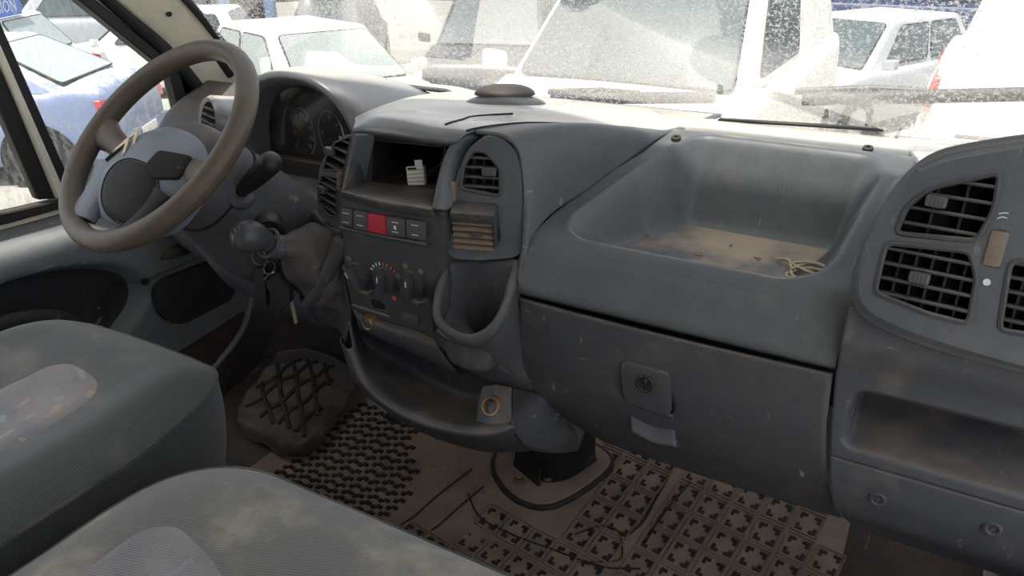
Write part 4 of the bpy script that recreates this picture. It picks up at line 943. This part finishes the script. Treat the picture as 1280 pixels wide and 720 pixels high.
for iy in range(15):
    for ix in range(11):
        a, b = ix*.029, iy*.0235+(ix % 2)*.006
        x, y = -.405+a*c8-b*s8, .885+a*s8+b*c8
        if y > 1.215 or (x > -.17 and y > 1.16-(x+.17)*1.2) or x > -.09: continue
        o = bpy.data.objects.new('tread_block', zme); COL.objects.link(o); o.parent = rmat; drop(o, x, y)
def onmat(pts, n): return [V(p.x, p.y, FZ(p.y)+.008) for p in spl(pts, n)]
tube('mat_groove', onmat([(-0.047,0.961,-0.008), (-0.026,1.057,0.012), (0.006,1.154,0.033)], 16), .0020, 'matdark', rmat, 6)
tube('mat_groove', onmat([(0.016,0.98,-0.004), (0.039,1.069,0.015), (0.055,1.122,0.026)], 16), .0020, 'matdark', rmat, 6)
tube('mat_groove', onmat([(0.388,1.138,0.029), (0.402,1.179,0.038), (0.405,1.234,0.05), (0.41,1.304,0.065)], 16), .0026, 'matdark', rmat, 6)
tube('mat_groove', onmat([(0.423,1.134,0.028), (0.429,1.191,0.041), (0.441,1.25,0.053), (0.456,1.31,0.066)], 16), .0024, 'matdark', rmat, 6)
tube('mat_groove', onmat([(0.033,1.094,0.02), (0.09,1.052,0.011), (0.172,1.042,0.009), (0.262,1.045,0.01), (0.364,1.049,0.01), (0.436,1.076,0.016)], 40), .0020, 'matdark', rmat, 6)
tube('mat_tear', onmat([(0.288,1.094,0.02), (0.315,1.122,0.026), (0.334,1.137,0.029), (0.365,1.136,0.029), (0.379,1.118,0.025), (0.394,1.081,0.017), (0.36,1.058,0.012), (0.321,1.04,0.009)], 40), .0016, 'matdark', rmat, 6)
for k in range(26):
    a = random.uniform(0, 6.28); rr = random.random()**.5
    q = V(.02+rr*math.cos(a)*.11, 1.17+rr*math.sin(a)*.15, 0); q.z = FZ(q.y)+.0065
    lathe('grit', [(random.uniform(.002, .004), 0), (random.uniform(.001, .003), .002), (0, .003)], q, (random.uniform(-.2, .2), random.uniform(-.2, .2), 1), 'mat', rmat, 6)
dm = empty('footwell_mat', (-.53, 1.2, 0), "black crumpled lattice mat in the driver's footwell", 'floor mat')
FM = [[(-0.575,1.174,0.17), (-0.506,1.202,0.18), (-0.428,1.23,0.16), (-0.377,1.246,0.12)], [(-0.605,1.14,0.12), (-0.53,1.177,0.13), (-0.445,1.199,0.12), (-0.377,1.206,0.09)], [(-0.602,1.067,0.09), (-0.501,1.086,0.1), (-0.411,1.104,0.085), (-0.37,1.149,0.06)], [(-0.584,1.021,0.06), (-0.455,1.009,0.07), (-0.376,1.016,0.06), (-0.359,1.077,0.05)], [(-0.569,1.009,0.03), (-0.462,0.996,0.03), (-0.397,1.006,0.02), (-0.364,1.066,0.03)]]
def fmf(u, v):
    p = cr([cr(r, u) for r in FM], v); return p+V(0, 0, .006*math.sin(u*17+v*9)*v+.004*math.sin(v*31+u*5))
vs, fs = gridf(60, 60, fmf); solid(mo('mat_sheet', vs, fs, 'footmat', dm), .006, 0)
for k in range(5):
    for d in (1, -1):
        pts = []
        for j in range(17):
            v = .12+j/16*.55; u = .10+k*.17+d*(j/16-.5)*.46
            if .06 < u < .74: pts.append(fmf(u, v)+V(0, 0, .003))
        if len(pts) > 4: tube('lattice_rib', pts, .0060, 'cavity', dm, 6)
fcp = [[(-0.62,1.237,0.24), (-0.5,1.25,0.25), (-0.338,1.206,0.22)], [(-0.666,1.24,0.16), (-0.548,1.261,0.17), (-0.387,1.285,0.12)], [(-0.694,1.222,0.1), (-0.571,1.243,0.1), (-0.403,1.325,0.02)]]
tag(patch('toe_board_carpet', fcp, 'carpet', None, 20, 20, .01), "brown dusty carpet on the toe board above the driver's mat", 'carpet')
pd = empty('accelerator_pedal', (-0.465,1.3,0.089), 'dark pedal beside the lattice mat under the console', 'pedal')
box('pedal_pad', (-0.447,1.28,0.1), (.05, .02, .10), 'black', pd, .008, Matrix.Rotation(R(-35), 3, 'X'))
tube('pedal_arm', [(-0.464,1.3,0.094), (-.36, 1.42, .40)], .008, 'black', pd)
tag(lathe('mat_fastener', [(.022, 0), (.022, .012), (.016, .020), (.006, .022), (0, .022)], (-0.26,1.223,0.047), (0, 0, 1), 'black', None, 18), 'black round fastener knob on the floor under the lower tray', 'fastener')
tag(prism('rubber_offcut', rnd([(-0.14,1.209,0.044), (-0.127,1.228,0.048), (-0.107,1.214,0.046), (-0.118,1.196,0.042)], .006, 3), (0, 0, .012), 'black', None, .003), 'small black rubber bit on the mat under the console', 'rubber bit')

# ------------------------------------------------------------------ loose things on the dash
pod = empty('dash_top_pod', (0.107,1.13,0.862), 'black oval lidded pod on top of the dashboard', 'dash pod')
pc = Vector((0.108,1.131,0.866)); pe = (Vector((0.171,1.166,0.866))-Vector((0.044,1.095,0.866))); pw = pe.length/2; pe.normalize(); pn = V(-pe.y, pe.x, 0)
def podf(u, v, w, d, h, z0):
    a = 2*math.pi*u; r = math.sin(v*math.pi/2)**.8; x, y = math.copysign(abs(math.cos(a))**.8, math.cos(a)), math.sin(a)
    return pc+pe*(x*w*r)+pn*(y*d*r)+V(0, 0, z0+h*math.cos(v*math.pi/2))
vs, fs = gridf(40, 14, lambda u, v: podf(u, v, pw, .045, .020, -.004), closed_u=True); mo('pod_body', vs, fs, 'knobplastic', pod)
vs, fs = gridf(40, 14, lambda u, v: podf(u, v, pw*.72, .036, .016, .014)+pn*.022, closed_u=True); mo('pod_lid', vs, fs, 'black', pod)
lathe('pod_screw', [(.004, 0), (.003, .002), (0, .002)], (0.176,1.113,0.868), (.3, -.9, .3), 'chrome', pod, 10)
plug = empty('wiring_plug', (0.046,0.955,0.775), 'white multi-pin wiring plug lying in the empty radio bay', 'plug')
pq = Vector((0.061,0.935,0.784)); Mp = frame((.35, -.9, .2)) @ Matrix.Rotation(R(6), 3, 'Z')
box('plug_body', pq, (.028, .034, .018), 'plug', plug, .002, Mp)
for i in range(5): box('plug_rib', pq+Mp @ V(0, -.013+i*.006, .0093), (.026, .0016, .001), 'rope', plug, 0, Mp)
box('plug_latch', pq+Mp @ V(.006, .021, .004), (.012, .010, .004), 'plug', plug, .001, Mp); box('plug_slot', pq+Mp @ V(-.004, .0135, .0093), (.014, .003, .001), 'cavity', plug, 0, Mp)
for k in range(4): tube('wire', spl([pq+Mp @ V(.008-.004*k, .0, -.008), pq+V(.02+.01*k, .03, .01*k), pq+V(.03-.02*k, .07, .012), pq+V(-.05+.01*k, .10, -.012)], 16), .0014, 'black', plug, 5)
tag(tube('black_lead', spl([(0.01,0.94,0.766), (0.015,0.945,0.773), (0.021,0.95,0.778), (0.015,0.97,0.783), (0.012,1.0,0.784), (0.044,1.0,0.779)], 24), .003, 'black'), 'thin black cable lead beside the white plug in the radio bay', 'cable')
cordp = []
for i in range(60):
    a = i/60*2*math.pi*2.6; r = .030+.006*math.sin(i*.5); cordp.append(V(.652+.004*math.sin(i*.31)+math.cos(a)*r*.9, 1.0+math.sin(a)*r*.9+.003*math.sin(i*.9), .7165+.0025*i/20))
cord = [V(.600, 1.035, .718), V(.615, 1.03, .722), V(.632, 1.01, .722)]+cordp
tag(tube('cord_coil', spl(cord, 220), .0022, 'rope', None, 6), 'thin beige cord coiled in the right corner of the dashboard tray', 'cord')
for k in range(4):
    q = V((.41, .50, .53, .575)[k], (1.04, 1.0, 1.06, 1.03)[k], .7155)
    a = random.uniform(0, 3)
    tag(prism('leaf_scrap', [q+V(math.cos(a)*.006, math.sin(a)*.006, 0), q+V(math.cos(a+1.6)*.002, math.sin(a+1.6)*.002, 0), q-V(math.cos(a)*.006, math.sin(a)*.006, 0), q-V(math.cos(a+1.6)*.002, math.sin(a+1.6)*.002, 0)], (0, 0, .0012), 'rust', None, 0), ('tiny dry brown leaf scrap at the left of the dusty tray floor', 'tiny dry brown leaf scrap near the front lip of the tray', 'tiny dry brown leaf scrap near the back wall of the tray', 'tiny dry brown leaf scrap beside the coiled cord')[k], 'leaf scrap', 'leaf scraps in the tray')
# wipers outside the glass
def wiper(a, b, label):
    a, b = Vector(a), Vector(b); wn_ = V(0, .829, .559)
    wp = empty('wiper', tuple(a), label, 'wiper', 'windscreen wipers')
    d = (b-a).normalized()
    tube('wiper_blade', [a, lerp(a, b, .5), b], .011, 'trimblack', wp, 8)
    tube('wiper_arm', [lerp(a, b, -.05)+wn_*.02, lerp(a, b, .3)+wn_*.022, lerp(a, b, .55)+wn_*.012], .006, 'black', wp, 8)
wiper((0.077,1.375,0.832), (0.399,1.378,0.864), 'wiper blade lying along the windscreen base beside the oval pod')
wiper((0.548,1.385,0.874), (0.881,1.39,0.913), 'wiper blade at the right end of the windscreen')

# ------------------------------------------------------------------ parked vehicles outside
def car(name, label, loc, yaw, paint, L=4.0, W=1.68, H=1.45, hood=.95, boot=.35, belt=.92, hoodz=.88, tailz=.98, ws=.75, rw=.45, glass='carglass', kind='car', cat='car'):
    """loc = ground point below the car's middle; +X of the car is its nose"""
    GZ = gz(loc[0], loc[1])
    o = empty(name, (loc[0], loc[1], GZ), label, cat, 'parked vehicles in the yard')
    cy, sy = math.cos(R(yaw)), math.sin(R(yaw))
    T = lambda x, y, z: V(loc[0]+x*cy-y*sy, loc[1]+x*sy+y*cy, GZ+z)
    xf, xr = L/2, -L/2; xw = xf-hood; xb = xr+boot            # windscreen base, rear window base
    xs = [xf, xf-.10, xf-.30, xw, xw-.3, (xw+xb)/2, xb+.3, xb, xr+.10, xr]
    zs = [hoodz*.62, hoodz*.88, hoodz*.95, belt, belt, belt+.01, belt+.02, tailz, tailz*.96, tailz*.70]
    wd = [.76, .90, .97, 1, 1, 1, 1, .98, .92, .80]
    rows = []
    for x, z, f in zip(xs, zs, wd):
        w2 = W/2*f
        half = [(0, .22), (w2*.86, .22), (w2*.98, .34), (w2, .56), (w2*.985, lerp(.56, z, .72)), (w2*.95, z-.03), (w2*.86, z), (w2*.45, z+.018), (0, z+.025)]
        rows.append([T(x, y, q) for y, q in half]+[T(x, -y, q) for y, q in half[-2::-1]])
    vs, fs = gridf(48, 60, lambda u, v: cr([cr(r, u) for r in rows], v))
    fs.append([i for i in range(49)]); fs.append([60*49+i for i in range(49)])
    body = mo('body', vs, fs, paint, o)
    # greenhouse
    bw, tw = W/2*.90, W/2*.70; xw1, xb1 = xw-ws, xb+rw
    base = [(xw, bw), (xw-.0, -bw), (xb, -bw), (xb, bw)]; roof = [(xw1, tw), (xw1, -tw), (xb1, -tw), (xb1, tw)]
    bm = bmesh.new()
    a = [bm.verts.new(T(x, y, belt-.03 if i < 2 else max(tailz, belt)-.03)) for i, (x, y) in enumerate(base)]; b = [bm.verts.new(T(x, y, H)) for x, y in roof]
    bm.faces.new(b); bm.faces.new(a[::-1])
    for i in range(4): bm.faces.new([a[i-1], a[i], b[i], b[i-1]])
    bmesh.ops.recalc_face_normals(bm, faces=bm.faces)
    bmesh.ops.bevel(bm, geom=[e for e in bm.edges if any(v in b for v in e.verts)], offset=.07, segments=3, affect='EDGES', profile=.6)
    from_bm('cabin', bm, paint, o)
    zb = lambda i: belt if i < 2 else max(tailz, belt)
    B = [T(x, y, zb(i)) for i, (x, y) in enumerate(base)]; Rf = [T(x, y, H) for x, y in roof]
    def win(nm, p, u0, u1, v0, v1, curve=.0):
        """window on the face p (bl, br, tr, tl) by fractions"""
        q = [lerp(lerp(p[0], p[1], u), lerp(p[3], p[2], u), v) for u, v in ((u0, v0), (u1, v0), (u1, v1), (u0, v1))]
        n = (q[1]-q[0]).cross(q[3]-q[0]).normalized(); c = sum(p, V(0, 0, 0))/4; ctr = sum(B, V(0, 0, 0))/4
        if n.dot(c-ctr) < 0: n = -n
        g = prism(nm, rnd([x+n*.004 for x in q], .06, 3), n*.010, glass, o, .004, 1)
        tube('window_seal', [x+n*.006 for x in rnd(q, .06, 3)], .012, 'trimblack', g, 5, True)
        return g
    win('windscreen', [B[1], B[0], Rf[0], Rf[1]], .05, .95, .04, .90)
    if kind != 'panelvan': win('rear_window', [B[3], B[2], Rf[2], Rf[3]], .07, .93, .08, .90)
    for s in (0, 1):
        p = [B[0], B[3], Rf[3], Rf[0]] if s == 0 else [B[1], B[2], Rf[2], Rf[1]]
        if kind in ('pickup', 'panelvan'): win('side_window', p, .10, .46 if kind == 'panelvan' else .9, .08, .85)
        else: win('side_window', p, .14, .50, .07, .86); win('side_window', p, .54, .88, .07, .86)
    for x in (xf-.80, xr+.72):
        for s in (-1, 1):
            c = T(x, s*(W/2-.09), .31); ax = T(0, s, 0)-T(0, 0, 0)
            lathe('wheel_arch', [(.37, .0), (.37, .096), (0, .096)], c, ax, 'cavity', o, 28)
            wl = lathe('wheel', [(.20, -.1), (.30, -.1), (.31, -.06), (.31, .07), (.29, .105), (.21, .11), (.2, .09), (0, .09)], c, ax, 'tyre', o, 28)
            lathe('hubcap', [(.20, .09), (.19, .108), (.08, .112), (.05, .12), (0, .12)], c, ax, 'hubcap', wl, 20)
    for s in (-1, 1):
        yy = W/2*.80*s
        prism('headlight', rnd([T(xf-.06, yy-.16, hoodz*.66), T(xf-.10, yy+.13, hoodz*.68), T(xf-.16, yy+.12, hoodz*.86), T(xf-.10, yy-.14, hoodz*.82)], .03, 3), T(.05, 0, 0)-T(0, 0, 0), 'headlight', o, .01)
        prism('taillight', rnd([T(xr+.06, yy-.12, tailz*.66), T(xr+.06, yy+.12, tailz*.66), T(xr+.12, yy+.12, tailz*.90), T(xr+.10, yy-.12, tailz*.86)], .03, 3), T(-.06, 0, 0)-T(0, 0, 0), 'taillight', o, .01)
        prism('mirror', rnd([T(xw-.22, s*(W/2+.02), belt+.02), T(xw-.22, s*(W/2+.20), belt+.04), T(xw-.22, s*(W/2+.20), belt+.17), T(xw-.22, s*(W/2+.02), belt+.15)], .03, 3), T(.08, 0, 0)-T(0, 0, 0), paint, o, .02)
    for x, d in ((xf-.03, .06), (xr+.03, -.06)):
        bmp = box('bumper', T(x, 0, .40), (.16, W*.86, .18), paint, o, .05, Matrix.Rotation(R(yaw), 3, 'Z'))
        box('number_plate', T(x+d*1.6, 0, .44), (.012, .42, .09), 'whitemark', o, .004, Matrix.Rotation(R(yaw), 3, 'Z'))
    box('grille', T(xf-.05, 0, hoodz*.66), (.06, W*.42, .10), 'trimblack', o, .02, Matrix.Rotation(R(yaw), 3, 'Z'))
    return o, T
# seen through the side window
o, T = car('blue_sedan', 'light blue sedan with dust-whitened roof and red taillight outside the side window', (-8.42, 4.1), 214, 'paint_blue', L=4.0, H=1.38, hood=1.0, boot=.38, tailz=.98, rw=.80, glass='carglassdusty')
tube('roof_aerial', [T(-.72, 0, 1.37), T(-.80, 0, 1.49)], .012, 'trimblack', o, 6)
o, T = car('white_hatchback', 'white vehicle carrying the blue roof sign, behind the light blue sedan', (-11.6, 5.4), 215, 'paint_white', L=4.2, W=1.8, H=1.50, hood=1.1, boot=.3, belt=.98, tailz=1.0, hoodz=1.0, rw=.35, glass='carglassdusty')
sn = (T(-1, 0, 0)-T(0, 0, 0)).normalized(); sc_ = T(-1.45, .55, 1.62)
sg = box('roof_sign', sc_, (.05, 1.25, .24), 'signblue', None, .01, Matrix.Rotation(R(215), 3, 'Z')); tag(sg, 'blue roof sign with white lettering on the white vehicle', 'sign')
text('sign_lettering', 'OCASIÓN', sc_+sn*.028+V(0, 0, .12-.12), sn, .22, 'whitemark', sg)
car('silver_van', 'silver-blue van partly hidden behind the white vehicle with the roof sign', (-16.6, 11.6), 215, 'paint_silver', L=4.8, W=1.9, H=2.0, hood=.8, boot=.2, belt=1.2, tailz=1.25, hoodz=1.05, rw=.15, kind='panelvan', cat='van')
car('navy_bus', 'dark navy bus parked far behind the cars', (-25.5, 15.5), 120, 'paint_navy', L=10, W=2.5, H=3.1, hood=.3, boot=.2, belt=1.5, tailz=1.5, hoodz=1.4, ws=.2, rw=.1, cat='bus')
# seen through the windscreen
car('white_hatchback', 'white hatchback with dust-covered windscreen beyond the instrument cluster', (-5.8, 6.9), 340, 'paint_white', L=3.9, H=1.45, glass='carglassdusty')
car('white_van', 'white van facing the windscreen behind the oval pod', (-1.22, 6.5), 270, 'paint_white', L=4.8, W=1.95, H=2.2, hood=.9, boot=.2, belt=1.30, tailz=1.35, hoodz=1.15, ws=.95, rw=.15, kind='panelvan', cat='van')
car('grey_car', 'dark grey car between the white hatchback and the white van', (-5.75, 11.4), 288, 'paint_grey', L=4.5, W=1.9, H=1.85, belt=1.08, hoodz=1.02, tailz=1.12, boot=.2, rw=.25)
car('grey_car', 'dark grey car behind the roof of the white hatchback ahead', (-11.2, 13.4), 300, 'paint_grey', L=4.3, W=1.8, H=1.6)
car('silver_car', 'silver car seen between the white van and the right-hand white van', (-.4, 12.2), 245, 'paint_silver', L=4.2, W=1.75, H=1.5)
car('white_box_van', 'white van at the right edge of the windscreen', (3.05, 8.6), 0, 'paint_white', L=4.9, W=1.95, H=1.9, hood=.9, boot=.2, belt=1.25, tailz=1.3, hoodz=1.1, rw=.15, kind='panelvan', cat='van')
sk = empty('container', (-17.3, 15.8, gz(-17.3, 15.8)), 'pale blue metal container frame at the far left of the windscreen', 'container')
Mz = Matrix.Rotation(R(40), 3, 'Z')
for dx in (-1.2, 0, 1.2): box('post', V(-17.3, 15.8, gz(-17.3, 15.8)+1.1)+Mz @ V(dx, 0, 0), (.28, .5, 2.2), 'skipblue', sk, .03, Mz)
box('beam', V(-17.3, 15.8, gz(-17.3, 15.8)+2.1), (2.7, .5, .3), 'skipblue', sk, .03, Mz); box('back_panel', V(-17.3, 15.8, gz(-17.3, 15.8)+1.1)+Mz @ V(0, .4, 0), (2.6, .1, 2.0), 'trimblack', sk, .02, Mz)
car('white_hatchback', 'white hatchback half hidden by the steering wheel rim, right of the light blue sedan', (-11.8, 9.4), 215, 'paint_white', L=3.8, H=1.5, hood=.95, boot=.25, rw=.3)
car('navy_lorry', 'dark navy lorry beyond the parked cars ahead', (-2.5, 19), 0, 'paint_navy', L=13, W=2.5, H=3.3, hood=.4, boot=.3, belt=1.6, tailz=1.6, hoodz=1.5, ws=.3, rw=.1, kind='panelvan', cat='lorry')
